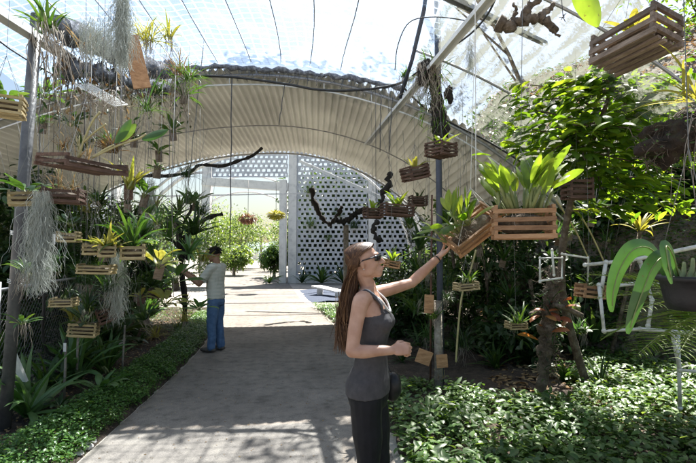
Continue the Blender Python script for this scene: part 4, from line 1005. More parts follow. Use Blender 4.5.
# ---- dead trunk with epiphytes
bt0 = G(540, 404); T = thing('dead_trunk', 'dead upright trunk covered with roots and red leaves in the ground cover', 'trunk', bt0)
mb = MB(); c = catmull([V(0, 0, -.05)] + [P(a, b, bt0.y) - bt0 for a, b in ((543, 375), (546, 345), (549, 320), (551, 295), (554, 266))], 6); n = len(c); rng = random.Random(9)
mb.tube([q + V(rng.uniform(-.012, .012), 0, 0) for q in c], [(.035 + .065 * math.sin(PI * (i / n) ** 1.2) * rng.uniform(.5, 1.3)) for i in range(n)], 10)
c2 = [P(a, b, bt0.y) - bt0 for a, b in ((550, 318), (540, 312), (531, 316))]; mb.tube(catmull(c2, 3), .04, 8)
c2 = [P(a, b, bt0.y - .1) - bt0 for a, b in ((552, 305), (566, 308), (582, 316))]; mb.tube(catmull(c2, 3), .03, 8); mb.build('bark_trunk', M['bark'], T)
r_ = MB()
for i in range(330):
    q = P(549 + rng.uniform(-8, 9), rng.uniform(268, 375), bt0.y - .08 * rng.random()) - bt0
    r_.tube(wiggle(q, (rng.uniform(-1, 1), rng.uniform(-1, .2), rng.uniform(-.8, .6)), rng.uniform(.05, .16), 5, .4, rng), .0022, 3)
r_.build('roots', M['bark'], T)
lf = MB()
for i in range(14):
    q = P(550 + rng.uniform(-14, 18), rng.uniform(292, 345), bt0.y - .1) - bt0; strap(lf, q, rng.uniform(-1.2, 1.0) if rng.random() < .6 else rng.uniform(2.4, 4), rng.uniform(-.4, .6), rng.uniform(.12, .22), .062, 1.0, 6, 'oval', .4, rng.uniform(-1.1, 1.1))
lf.build('leaves', M['l_red'], T)
lf = MB()
for i in range(40):
    q = P(550 + rng.uniform(-12, 10), rng.uniform(270, 380), bt0.y - .1) - bt0; strap(lf, q, rng.uniform(0, 2 * PI), rng.uniform(-.2, 1.2), rng.uniform(.1, .28), .018, 1.3, 5)
lf.build('green_leaves', M['l_dark'], T)

# ---- white pipe racks
def prack(name, label, Y, polys, r=.02):
    T = thing(name, label, 'pipe rack', (0, 0, 0)); o = P(polys[0][0][0], 390, Y); o.z = 0; T.location = o
    for pl_ in polys:
        mb = MB(); pp = [P(a, b, Y + (dy or 0)) - o for a, b, dy in pl_]; mb.tube(pp, r, 10)
        for q in pp: mb.ell(q, (r * 1.35,) * 3, nu=8, nv=6)
        mb.build('pipe', M['pvc'], T)
prack('pipe_rack', 'white plastic pipe frame behind the dead trunk', 4.6, [[(540, 282, 0), (540, 258, 0), (562, 258, 0), (562, 278, 0), (540, 281, 0)], [(562, 254, .2), (588, 258, .2), (588, 280, .2)], [(552, 250, 0), (554, 275, 0)]], .011)
prack('pipe_rack', 'long white plastic pipe rack standing on the right bed', 3.9, [[(585, 265, .3), (632, 260, .1), (700, 246, -.3)], [(599, 285, .1), (604, 331, 0), (640, 329, 0), (690, 333, -.2)], [(600, 298, .2), (606, 262, .2)], [(648, 326, 0), (652, 300, .1), (640, 262, .1)], [(672, 332, -.1), (680, 370, -.1), (700, 372, -.1)], [(612, 286, .1), (640, 283, .1), (696, 288, -.1)], [(620, 262, .2), (617, 285, .2)], [(678, 333, .2), (680, 408, .2)]], .016)

# ================================================================== TREES, SHRUBS, PALMS
# the broad leaved tree at the right
tb = V(2.75, 5.3, .1); T = thing('broadleaf_tree', 'tree with large backlit leaves spreading over the right side', 'tree', tb); rng = random.Random(31)
tr = MB(); lf = MB()
main = catmull([V(0, 0, -.2), P(562, 290, 5.2) - tb, P(572, 195, 5.0) - tb, P(592, 142, 4.7) - tb, P(606, 105, 4.5) - tb, P(614, 76, 4.4) - tb], 5); n = len(main)
tr.tube(main, [.05 * (1 - .75 * i / n) for i in range(n)], 8)
ends = [(520, 108, 4.6), (532, 130, 4.4), (515, 150, 4.8), (545, 100, 4.6), (560, 88, 4.6), (575, 100, 4.2), (540, 160, 4.4), (560, 175, 4.6), (555, 128, 4.0), (590, 84, 4.4), (610, 70, 4.4), (628, 92, 4.3), (600, 125, 4.0), (620, 125, 4.6), (640, 110, 4.5), (632, 150, 4.4), (650, 165, 4.6), (610, 165, 4.2), (600, 190, 4.4), (625, 185, 4.4), (660, 185, 4.6), (585, 160, 4.2), (670, 95, 4.8), (655, 85, 4.6), (690, 160, 4.9), (575, 140, 4.6), (685, 195, 4.8), (640, 200, 4.4), (530, 85, 4.8), (695, 120, 4.8), (700, 90, 4.6), (520, 125, 4.9), (640, 130, 4.0), (665, 120, 5.2), (680, 140, 5.2), (690, 180, 5.2), (665, 200, 5.0), (700, 205, 5.2), (655, 140, 5.0), (675, 160, 5.0), (600, 100, 4.9), (570, 120, 4.9), (690, 75, 5.0), (615, 205, 4.8)]
for (a, b, Y) in ends:
    e = P(a, b, Y) - tb; s = min(main[6:], key=lambda q: (q - e).length + rng.random() * .2)
    br = catmull([s, lerp(s, e, .5) + V(rng.uniform(-.06, .06), rng.uniform(-.06, .06), rng.uniform(-.02, .08)), e], 5)
    tr.tube(br, [.013 * (1 - .7 * i / len(br)) for i in range(len(br))], 5)
    for i in range(36):
        t = rng.uniform(.25, 1.08); q = lerp(s, e, t) + V(rng.gauss(0, .07), rng.gauss(0, .08), rng.gauss(0, .06))
        az = math.atan2(e.y - s.y, e.x - s.x) + rng.uniform(-1.5, 1.5)
        strap(lf, q, az, rng.uniform(-.5, .35), rng.uniform(.12, .22), rng.uniform(.05, .08), rng.uniform(.5, 1.3), 5, 'oval', .35, rng.uniform(-.6, .6))
tr.build('trunk', M['bark'], T); lf.build('crown', M['l_tree'], T)

# dark shrubs and spiky plants of the right bed, all at their own places
SH = [ (1.05, 8.6, 1.0, .6, 'dark rounded shrub left of the post, low and wide'), (1.9, 8.2, 1.5, .8, 'dark shrub right behind the blue pole'), (2.9, 8.0, 1.9, .9, 'tall dark shrub behind the pale hanging tray'),
       (1.5, 10.6, 1.5, .8, 'tall dark shrub behind the face of the woman'), (2.5, 10.3, 2.7, 1.1, 'high dark shrub under the roof edge, right of the blue pole'), (3.7, 9.2, 2.5, 1.0, 'dark shrub against the hillside behind the orange basket'),
       (1.1, 13.0, 1.3, .7, 'shrub at the foot of the screen wall, nearest the path'), (2.6, 13.5, 1.7, 1.0, 'shrub at the foot of the screen wall, farther right'), (4.0, 11.5, 3.2, 1.2, 'biggest dark shrub on the slope under the roof corner'),
       (2.3, 6.6, .8, .5, 'small dark shrub between post and dead trunk'), (4.2, 7.9, .9, .5, 'low dark shrub at the foot of the hillside, left one'), (4.9, 7.5, 1.0, .55, 'low dark shrub at the foot of the hillside, middle one'), (5.6, 7.2, 1.0, .55, 'low dark shrub at the foot of the hillside, at the right edge'), (3.3, 7.4, .6, .4, 'knee high dark shrub just behind the ground cover'), (4.5, 7.6, 1.1, .6, 'waist high dark shrub behind the long pipe rack'), (5.5, 7.4, 1.1, .6, 'waist high dark shrub near the right edge behind the long pipe rack'), (4.9, 8.6, 1.7, .8, 'dark shrub halfway up the foot of the hillside'), (3.5, 7.2, 1.3, .7, 'dark shrub behind the white pipe frame'), (4.6, 8.4, 2.0, .8, 'dark shrub on the slope behind the white pipe rack') ]
for i, (x, y, hh, r, lb) in enumerate(SH):
    z = hill_h(x, y) * .8
    tree('shrub', lb, (x, y, z), hh, (x, y, z + hh * .55), (r, r * .8, hh * .5), 1700, .15, 'l_mid' if i % 3 == 1 else 'l_dark', 'dark shrubs of the shaded right bed', 50 + i, .035, 'bark', 12, 'shrub', 30)
SP = [(455, 340, 7.2, .9), (497, 366, 6.2, 1.0), (478, 330, 7.0, 1.0), (510, 300, 7.2, 1.1), (420, 330, 7.5, 1.2), (402, 350, 6.6, .9), (530, 280, 7.0, 1.1), (452, 250, 8.2, 1.2), (485, 260, 7.6, 1.1), (500, 240, 7.8, 1.0), (640, 232, 6.4, 1.0), (620, 208, 8.0, 1.1), (660, 212, 7.5, 1.0), (563, 345, 5.6, .7), (600, 350, 5.3, .6)]
SL = ['spiky plant left of the hanging pole twig', 'pale striped spiky plant on the soil right of the post', 'spiky plant deep in the shade right of the post', 'spiky plant high behind the pale tray', 'spreading spiky plant behind the bent elbow', 'low spiky plant right of the waist', 'spiky plant just under the large orange brown basket', 'spiky plant behind the raised hand', 'spiky plant below the tilted basket', 'spiky plant behind the string of the tilted basket', 'pale lit spiky plant on the hillside right of centre', 'small lit spiky plant higher on the hillside', 'lit spiky plant on the hillside close to the right edge', 'small spiky plant right of the dead trunk', 'small spiky plant under the white pipe rack']
for i, (px, py, Y, s) in enumerate(SP):
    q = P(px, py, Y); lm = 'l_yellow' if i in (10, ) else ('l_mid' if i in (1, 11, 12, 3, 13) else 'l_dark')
    hz_ = max(0, hill_h(q.x, q.y)); low = q.z - hz_ < .75
    if low: s = max(s, (q.z - hz_) * 2.2); q.z = hz_ + .05
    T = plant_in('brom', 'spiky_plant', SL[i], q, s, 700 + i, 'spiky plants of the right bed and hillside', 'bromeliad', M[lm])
    gz = hz_ - q.z
    if gz < -.08: mb = MB(); mb.tube([(0, 0, .02), (.03, .05, gz * .5), (0, .03, gz)], [.03, .022, .03], 7); mb.build('stem', M['bark'], T)
# crowd of small epiphytes on both sides that nothing tells apart
ANCH = [(522, 223, 'the large orange brown basket'), (471, 229, 'the tilted basket'), (441, 150, 'the basket at the blue pole'), (397, 210, 'the wide dark basket'), (466, 286, 'the small pale low basket'), (577, 189, 'the dark red basket on the right'), (590, 291, 'the orange basket at the pipe rack'), (516, 325, 'the low pale tray'), (540, 330, 'the dead trunk'), (437, 320, 'the post with plaques'), (405, 345, 'the bent forearm'), (415, 285, 'the raised arm'),
        (26, 198, 'the basket beside the grey pole'), (64, 196, 'the basket with the dry plant'), (84, 165, 'the long flat tray'), (69, 237, 'the basket with a white tag'), (100, 250, 'the touching pair of baskets'), (97, 269, 'the wide flat pale basket'), (133, 252, 'the olive basket'), (64, 302, 'the low pale brown basket'), (84, 329, 'the lowest left basket'), (110, 313, 'the askew red striped basket'), (160, 293, 'the far dark basket'), (42, 225, 'the long grey moss'), (102, 95, 'the wire mesh tray'), (136, 62, 'the wooden board'), (182, 240, 'the gnarled tree'), (130, 130, 'the two raised oval leaves'), (46, 60, 'the pale root beard'), (205, 300, 'the striped shirt')]
USED = set()
def near(px, py, pre, suf=''):
    c = sorted(ANCH, key=lambda a: (a[0] - px) ** 2 + (a[1] - py) ** 2)[:4]
    for a in c:
        dx, dy = px - a[0], py - a[1]; ds = ['right of' if dx > 0 else 'left of', 'below' if dy > 0 else 'above']
        if abs(dy) > abs(dx): ds.reverse()
        for d in ds:
            lb = pre + ' ' + d + ' ' + a[2] + suf
            if lb not in USED and len(lb.split()) <= 16: USED.add(lb); return lb
    return None
LOOK = {'strap': 'strap leaved', 'broad': 'broad leaved', 'grassy': 'grassy', 'brom': 'spiky', 'l_mid': 'green', 'l_dark': 'dark green', 'l_blue': 'pale green', 'l_yellow': 'yellow', 'l_dry': 'dry brown'}
def crowd(n, xr, yr, Yr, mats, lab, grp, seed, smin=.5, smax=1.1, mnt=True):
    rg = random.Random(seed); kinds = ['strap', 'strap', 'broad', 'grassy', 'brom']
    for i in range(n):
        px = rg.uniform(*xr); py = rg.uniform(*yr); Y = rg.uniform(*Yr); q = P(px, py, Y)
        if q.z < hill_h(q.x, q.y) + .1: q.z = hill_h(q.x, q.y) + .15
        kd = rg.choice(kinds); lm = rg.choice(mats); lb_ = near(px, py, 'mounted ' + LOOK[lm] + ' ' + LOOK[kd] + ' epiphyte')
        if lb_ is None: continue
        T = plant_in(kd, 'epiphyte', lb_, q, rg.uniform(smin, smax), seed * 100 + i, grp, 'epiphyte', M[lm])
        if mnt:
            m_ = MB()
            if i % 3: lumpy(m_, (0, .01, -.03), (.035, .03, .05), i, .5, 30, 12, 9)
            else: m_.box((0, .01, -.03), (.09, .018, .16), Euler((0, rg.uniform(-.3, .3), 0)).to_matrix()); m_.build('mount', M[rg.choice(['wood_dark', 'bark', 'wood_grey'])], T, False)
            m_ = MB(); m_.tube([(0, 0, .02), (rg.uniform(-.03, .03), 0, max(.5, 3.4 - q.z))], .0022, 4); m_.build('hanging_wire', M['wire'], T)
for i in range(22):
    rg = random.Random(1500 + i); y = rg.uniform(4.4, 11.5); x = fen(y) + rg.uniform(.1, .75) if i % 3 else fen(y) - rg.uniform(.2, .9); kd = rg.choice(['broad', 'strap', 'brom', 'strap']); lm = rg.choice(['l_mid', 'l_dark', 'l_dark', 'l_blue'])
    px_ = 348 + FPX * x / y; lb_ = near(px_, 300, LOOK[lm] + ' ' + LOOK[kd] + ' plant growing from the soil', '')
    if lb_: plant_in(kd, 'bed_plant', lb_, V(x, y, .06), rg.uniform(1.6, 2.8), 1500 + i, 'plants of the left bed', 'plant', M[lm])
crowd(70, (24, 205), (188, 325), (4.6, 8.5), ['l_mid', 'l_dark', 'l_dark', 'l_blue', 'l_yellow'], 'small epiphyte on a wooden mount hanging in the crowd on the left', 'small mounted epiphytes hanging on the left', 5, .6, 1.35)
crowd(20, (30, 190), (75, 190), (4.8, 6.6), ['l_mid', 'l_dark', 'l_dry'], 'small epiphyte hanging high under the left part of the roof', 'small epiphytes under the left part of the roof', 6)
crowd(48, (400, 620), (215, 350), (5.8, 8.4), ['l_mid', 'l_dark', 'l_dark', 'l_mid', 'l_blue'], 'small epiphyte on a mount hanging in the shade on the right', 'small mounted epiphytes hanging on the right', 7, .8, 1.5)
for i in range(26):
    rg = random.Random(1000 + i); px = rg.uniform(20, 215); Y = rg.uniform(3.6, 7.5); top = P(px, rg.uniform(30, 90), Y); top.z = min(top.z, 3.9); m_ = MB()
    L_ = rg.uniform(.9, 2.0); m_.tube([V(0, 0, 0), V(rg.uniform(-.02, .02), 0, -L_ * .5), V(rg.uniform(-.02, .02), 0, -L_)], .0035, 4)
    for k in range(rg.randint(0, 3)): m_.tube(wiggle((0, 0, -L_ * rg.random()), (rg.uniform(-1, 1), 0, -.5), .12, 4, .5, rg), .003, 3)
    o = m_.build('hanging_wire', M['wire' if i % 3 else 'darkwire']); o.location = top; tag(o, near(px, 90 + 6 * i, 'thin bare wire hanging' + (' slack' if i % 2 else '')) or 'thin bare wire hanging among the plants on the left', 'wire', 'bare wires hanging on the left')
# leafy vines and dry strands below the ragged net
for i in range(16):
    rg = random.Random(1100 + i); px = 50 + i * 9 + rg.uniform(-4, 4); Y = 4.4 + i * .12; top = P(px, 58 + i * 1.6, Y); T = thing('hanging_vine', 'ragged dry vine hanging from the bunched net, ' + ['first', 'second', 'third', 'fourth', 'fifth', 'sixth', 'seventh', 'eighth', 'ninth', 'tenth', 'eleventh', 'twelfth', 'thirteenth', 'fourteenth', 'fifteenth', 'last'][i] + ' from the left', 'vine', top, (0, 0, 0), 'dry vines hanging from the shade net')
    m_ = MB(); l2 = MB(); 
    for k in range(5):
        pts = wiggle((rg.uniform(-.1, .1), rg.uniform(-.1, .1), .05), (rg.uniform(-.4, .4), 0, -1), rg.uniform(.25, .8), 9, .28, rg, .3); m_.tube(pts, [.006 * (1 - .07 * j) for j in range(10)], 4)
        for q in pts[2:]:
            if rg.random() < .55: leaf(l2, q, (rg.uniform(-1, 1), rg.uniform(-1, 1), -.6), (rg.uniform(-1, 1), rg.uniform(-1, 1), .5), rg.uniform(.04, .11), .03)
    m_.build('stem', M['bark'], T); l2.build('leaves', M['l_dry' if i % 3 else 'l_dark'], T)
z_ = hill_h(4.4, 10.2)
tree('tree', 'added tall thin tree leaning over the roof, crown out of view, shading the path', (4.4, 10.2, z_), 7, (1.15, 8.75, 7.95), (2.0, .9, .6), 1000, .17, 'l_tree', None, 1234, .08, 'bark', 5, 'tree', 24)  # added tree: crown out of view, put there to dapple the path with shade
# twigs
for pts, Y, r, lb in (([(476, 250), (470, 272), (462, 295), (458, 330), (456, 362)], 4.9, .010, 'thin bare twig hanging right of the post'), ([(556, 200), (575, 230), (590, 262)], 5.2, .008, 'thin pale aerial stem crossing the dark hillside, left one'), ([(568, 198), (588, 228), (604, 262)], 5.2, .008, 'thin pale aerial stem crossing the dark hillside, right one')):
    cable('twig', lb, [P(a, b, Y) for a, b in pts], r, 'drystem', 'twig')
palm('cycad', 'palm with stiff bright yellow green fronds behind the black pot', V(2.62, 3.25, .0), 1.2, 12, .85, 61, 'l_lime', az=(2.3, 3.9), el=(-.1, .7), droop=.6, leaflet=.26, wl=.014, tr=.07)
# left bed: plants on stakes and in the soil
for i, (px, py, Y, s, kd, lm, lb) in enumerate([(62, 345, 5.2, 1.0, 'broad', 'l_dark', 'large dark leaved plant beside the hanging hose'), (100, 352, 5.0, .8, 'broad', 'l_blue', 'plant with one big pale leaf above the soil on the left'), (108, 325, 5.8, 1.1, 'strap', 'l_mid', 'tall strap leaved plant below the askew basket'), (60, 395, 4.5, .6, 'broad', 'l_dark', 'low broad leaves on the soil near the plank'), (92, 378, 5.1, .5, 'grassy', 'l_mid', 'small grassy tuft in the middle of the left soil bed'), (155, 320, 8.2, 1.2, 'grassy', 'l_yellow', 'dry yellow grass clump at the foot of the fence'), (140, 332, 7.6, .9, 'brom', 'l_dark', 'dark spiky plant near the middle of the fence'), (178, 308, 9, 1.1, 'grassy', 'l_mid', 'green grass clump left of the man by the fence'), (125, 372, 5.6, .5, 'strap', 'l_dark', 'low dark plant near the edging strip')]):
    q = P(px, py, Y); s = max(s, q.z * 2.0); q.z = .1; T = plant_in(kd, 'bed_plant', lb, q, s, 800 + i, 'plants of the left bed', 'plant', M[lm])
    if q.z > .12: mb = MB(); mb.tube([(0, 0, .02), (.02, 0, -q.z * .5), (0, .01, -q.z)], [.014, .012, .016], 6); mb.build('stem', M['bark'], T)
for i, (a, b, Y, lb) in enumerate([((64, 400), (66, 345), 4.9, 'wooden stake with a white tag in the left bed'), ((77, 372), (78, 330), 5.4, 'wooden stake behind the tagged one'), ((122, 372), (125, 325), 5.8, 'wooden stake nearest the edging strip')]):
    T = thing('stake', lb, 'stake', P(*a, Y), (0, 0, 0), 'stakes in the left bed'); q = P(*b, Y) - P(*a, Y); mb = MB(); mb.tube([(0, 0, -.1), q], .012, 6); mb.build('shaft', M['palebark'], T)
    if i == 0: mb = MB(); mb.box(q + V(0, -.02, -.02), (.03, .004, .09)); mb.build('plastic_tag', M['white'], T, False)
# knotted tree with epiphytes where the man works
tb = G(186, 332); T = thing('gnarled_tree', 'dark gnarled bare tree with mounted plants in front of the man', 'tree', tb); mb = MB()
for pts, r in (([(186, 332), (184, 300), (181, 270), (180, 245), (176, 225), (170, 212)], .05), ([(181, 262), (186, 240), (196, 226), (208, 218), (222, 214)], .045), ([(184, 236), (188, 250), (187, 258)], .07), ([(180, 250), (172, 240), (160, 232)], .035), ([(180, 245), (184, 225), (192, 205)], .03)):
    c = catmull([P(a, b, tb.y) - tb for a, b in pts], 5); rng = random.Random(len(c)); n = len(c); mb.tube([q + V(rng.uniform(-.02, .02), rng.uniform(-.02, .02), 0) for q in c], [r * rng.uniform(.65, 1.3) for i in range(n)], 8)
mb.build('trunk', M['blackbark'], T)
for i, (px, py, s, kd, lm, lb) in enumerate([(186, 272, .7, 'strap', 'l_mid', 'green plant the man is holding against the trunk'), (188, 240, .9, 'grassy', 'l_dark', 'dark grassy plant in the fork of the gnarled tree'), (178, 215, 1.3, 'brom', 'l_mid', 'large spiky plant on top of the gnarled tree'), (184, 306, 1.0, 'brom', 'l_dark', 'dark spiky plant at the foot of the gnarled tree'), (166, 232, 1.1, 'strap', 'l_mid', 'strap leaved plant on the left branch of the gnarled tree')]):
    plant_in(kd, 'epiphyte', lb, P(px, py, tb.y - .1), s, 400 + i, 'plants mounted on the gnarled tree', 'epiphyte', M[lm])
# driftwood hanging before the screen wall
for i, (pl_, Y, r, lb) in enumerate([([(312, 188), (315, 205), (322, 218), (330, 224), (338, 214), (342, 206)], 12, .055, 'dark crooked driftwood hanging before the screen wall, left one'), ([(336, 220), (345, 222), (352, 216), (358, 212), (366, 208)], 9, .06, 'dark driftwood lump hanging over the head of the woman'), ([(389, 172), (388, 185), (382, 197), (380, 208)], 6.5, .035, 'black upright driftwood hanging over the wide dark basket'), ([(376, 222), (374, 232), (378, 240)], 6.5, .035, 'black knotted driftwood hanging under the small dark basket')]):
    c = catmull([P(a, b, Y) for a, b in pl_], 5); rng = random.Random(i + 3); mb = MB(); mb.tube([q + V(rng.uniform(-.03, .03), rng.uniform(-.03, .03), 0) for q in c], [r * rng.uniform(.5, 1.5) for _ in c], 8)
    T = thing('driftwood', lb, 'driftwood', c[0], (0, 0, 0), 'driftwood hanging before the screen wall'); mb.v = [tuple(Vector(p) - c[0]) for p in mb.v]; mb.build('branch', M['blackbark'], T)
    m2 = MB(); m2.tube([(0, 0, 0), (0, 0, (roof_z(c[0].x - roof_xc(Y), Y) if Y < 12 else 5) - c[0].z)], .004, 4); m2.build('hanging_wire', M['darkwire'], T)
# shrubs and trees of the left side, behind the fence
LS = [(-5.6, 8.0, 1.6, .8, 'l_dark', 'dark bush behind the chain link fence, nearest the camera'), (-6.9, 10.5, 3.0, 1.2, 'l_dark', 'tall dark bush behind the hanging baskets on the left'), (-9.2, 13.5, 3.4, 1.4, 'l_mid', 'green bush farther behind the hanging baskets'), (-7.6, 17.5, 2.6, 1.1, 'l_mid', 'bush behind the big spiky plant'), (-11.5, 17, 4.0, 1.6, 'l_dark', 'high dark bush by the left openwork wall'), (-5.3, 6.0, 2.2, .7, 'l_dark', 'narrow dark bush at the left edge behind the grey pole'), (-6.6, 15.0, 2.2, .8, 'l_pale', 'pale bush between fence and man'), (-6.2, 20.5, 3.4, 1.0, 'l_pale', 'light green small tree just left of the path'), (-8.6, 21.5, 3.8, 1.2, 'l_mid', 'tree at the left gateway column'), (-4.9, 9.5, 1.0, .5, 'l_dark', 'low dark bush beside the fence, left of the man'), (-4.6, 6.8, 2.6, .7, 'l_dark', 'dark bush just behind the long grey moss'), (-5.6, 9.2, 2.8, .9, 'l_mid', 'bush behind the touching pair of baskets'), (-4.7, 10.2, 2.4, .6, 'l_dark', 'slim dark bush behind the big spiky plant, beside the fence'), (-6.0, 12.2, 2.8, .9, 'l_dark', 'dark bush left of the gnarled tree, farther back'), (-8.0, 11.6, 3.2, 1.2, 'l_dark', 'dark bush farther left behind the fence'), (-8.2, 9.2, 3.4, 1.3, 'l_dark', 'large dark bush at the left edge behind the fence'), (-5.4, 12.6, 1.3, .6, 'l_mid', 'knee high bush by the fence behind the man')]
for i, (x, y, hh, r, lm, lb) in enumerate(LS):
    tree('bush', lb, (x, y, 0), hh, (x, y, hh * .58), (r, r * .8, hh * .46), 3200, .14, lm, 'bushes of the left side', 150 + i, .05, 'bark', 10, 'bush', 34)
# plants at the foot of the screen wall
for i, (x, y, s, lb) in enumerate([(-2.3, 23.2, 2.6, 'first spiky plant at the foot of the screen wall beside the column'), (-1.3, 23.0, 3.2, 'second spiky plant at the foot of the screen wall'), (-.2, 22.6, 2.8, 'third spiky plant at the foot of the screen wall, behind the bench'), (-3.9, 23.0, 2.2, 'round green plant in front of the gateway column'), (.9, 22.0, 3, 'spiky plant at the right end of the blue gravel')]):
    plant_in('brom', 'wall_plant', lb, V(x, y, .05), s, 600 + i, 'plants at the foot of the screen wall', 'plant', M['l_mid' if i % 2 else 'l_dark'])
for i, (x, z, s, lm, lb) in enumerate([(-2.0, 4.6, 1.6, 'l_pale', 'pale plant mounted high on the screen wall beside the column'), (-1.9, 2.9, 1.8, 'l_pale', 'pale plant mounted halfway up the screen wall'), (-.5, 3.4, 1.6, 'l_mid', 'green plant mounted on the screen wall behind the driftwood'), (.3, 2.8, 2.0, 'l_dark', 'dark plant mounted on the screen wall above the bench'), (-1.0, 2.2, 1.3, 'l_pale', 'small pale plant low on the screen wall')]):
    plant_in('grassy', 'wall_plant', lb, V(x, 23.7, z), s * 1.3, 640 + i, 'plants mounted on the screen wall', 'plant', M[lm])
# flower balls hanging in the gateway
for i, (px, py, Y, s, lm, lb) in enumerate([(248, 219, 19, .34, 'l_pink', 'pink flowering hanging ball in the gateway'), (276, 215, 19, .32, 'l_yellow', 'yellow green hanging ball in the gateway')]):
    q = P(px, py, Y); T = thing('hanging_flower_ball', lb, 'hanging plant', q, (0, 0, 0), 'hanging flower balls'); rng = random.Random(i); lf = MB()
    for k in range(420):
        d = V(rng.gauss(0, 1), rng.gauss(0, 1), rng.gauss(0, .7)).normalized(); leaf(lf, V(d.x * s, d.y * s, d.z * s * .45) * rng.uniform(.4, 1), d + V(0, 0, -.2), (0, 0, 1), .14, .07)
    lf.build('foliage', M[lm], T); mb = MB(); mb.tube([(0, 0, 0), (0, 0, 1.6)], .012, 4); mb.build('hanging_wire', M['wire'], T)
# beyond the gateway
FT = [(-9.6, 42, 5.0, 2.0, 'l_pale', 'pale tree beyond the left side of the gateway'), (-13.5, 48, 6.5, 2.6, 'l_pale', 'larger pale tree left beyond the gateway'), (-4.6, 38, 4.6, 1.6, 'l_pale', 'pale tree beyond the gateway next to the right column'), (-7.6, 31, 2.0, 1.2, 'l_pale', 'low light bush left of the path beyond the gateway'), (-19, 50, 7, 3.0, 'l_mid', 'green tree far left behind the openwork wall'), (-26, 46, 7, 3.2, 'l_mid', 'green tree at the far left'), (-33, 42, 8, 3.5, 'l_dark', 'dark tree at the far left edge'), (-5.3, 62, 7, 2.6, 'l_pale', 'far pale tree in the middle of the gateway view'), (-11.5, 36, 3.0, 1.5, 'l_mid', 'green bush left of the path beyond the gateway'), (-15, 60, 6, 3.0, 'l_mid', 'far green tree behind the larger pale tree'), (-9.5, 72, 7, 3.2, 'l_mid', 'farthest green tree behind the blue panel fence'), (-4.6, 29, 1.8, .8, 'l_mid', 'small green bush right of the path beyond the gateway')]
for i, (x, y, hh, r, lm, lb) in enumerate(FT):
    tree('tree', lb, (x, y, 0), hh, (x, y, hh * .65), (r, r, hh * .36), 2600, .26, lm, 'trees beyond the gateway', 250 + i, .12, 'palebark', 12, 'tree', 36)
for i, (x, y, hh, lb) in enumerate([(-8.6, 46, 3.2, 'small palm beyond the gateway, left one'), (-6.9, 50, 3.6, 'small palm beyond the gateway, middle one'), (-5.4, 44, 2.6, 'small palm beyond the gateway, right one')]):
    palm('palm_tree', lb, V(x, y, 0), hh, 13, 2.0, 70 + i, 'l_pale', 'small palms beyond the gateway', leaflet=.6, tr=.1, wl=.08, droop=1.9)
WT = [(-1.2, 29, 7, 2.6, 'dark tree behind the screen wall, left one'), (2.2, 28.5, 8, 2.8, 'dark tree behind the middle of the screen wall'), (5.6, 29, 8.5, 3.0, 'dark tree behind the right part of the screen wall'), (.5, 26.6, 6.2, 1.9, 'dark low tree pressed close behind the screen wall, left one'), (3.6, 26.6, 6.2, 1.9, 'dark low tree pressed close behind the screen wall, right one'), (-1.6, 26.4, 5.0, 1.3, 'dark bush pressed close behind the screen wall next to the column'), (9.5, 25, 9, 3.2, 'dark tree at the right end of the screen wall')]
for i, (x, y, hh, r, lb) in enumerate(WT):
    tree('tree', lb, (x, y, 0), hh, (x, y, hh * .5), (r, r, hh * .5), 4200, .42, 'l_dark', 'trees behind the screen wall', 350 + i, .2, 'bark', 14, 'tree', 40)
for i, (x, y, hh, r, lb) in enumerate([(13, 17, 4.5, 2.4, 'tree on top of the hillside, left one'), (19, 19, 5, 2.8, 'tree on top of the hillside, middle one'), (12.5, 12.5, 3.2, 1.6, 'tree on the hillside at the right edge')]):
    z = hill_h(x, y); tree('tree', lb, (x, y, z), hh, (x, y, z + hh * .6), (r, r, hh * .4), 2600, .26, 'l_tree', 'trees on top of the hillside', 380 + i, .12, 'bark', 12, 'tree', 36)
# low wall and blue fence far beyond
bf = thing('painted_fence', 'low blue and white panel fence far beyond the gateway', 'fence', (-10, 66, 0))
for k in range(9):
    b = MB(); b.box((k * 2.1 - 8, 0, .9), (1.9, .06, 1.2)); b.build('panel', M['bluepaint'] if k % 3 != 2 else M['white'], bf, False) if 'bluepaint' in M else None
    b = MB(); b.box((k * 2.1 - 9.05, 0, .8), (.14, .14, 1.7)); b.build('post', M['white'], bf, False)
hb = MB(); vs = []
for k in range(61):
    x = -220 + k * 8; vs.append((x, 210 - abs(x) * .2, -2)); vs.append((x, 260 - abs(x) * .2, 7 + 5 * noise.noise(V(x * .02, 1, 0)) + 2 * noise.noise(V(x * .1, 3, 0))))
hb.add(vs, [(2 * k, 2 * k + 2, 2 * k + 3, 2 * k + 1) for k in range(60)]); struct('distant_hills', hb, M['hillfar'])

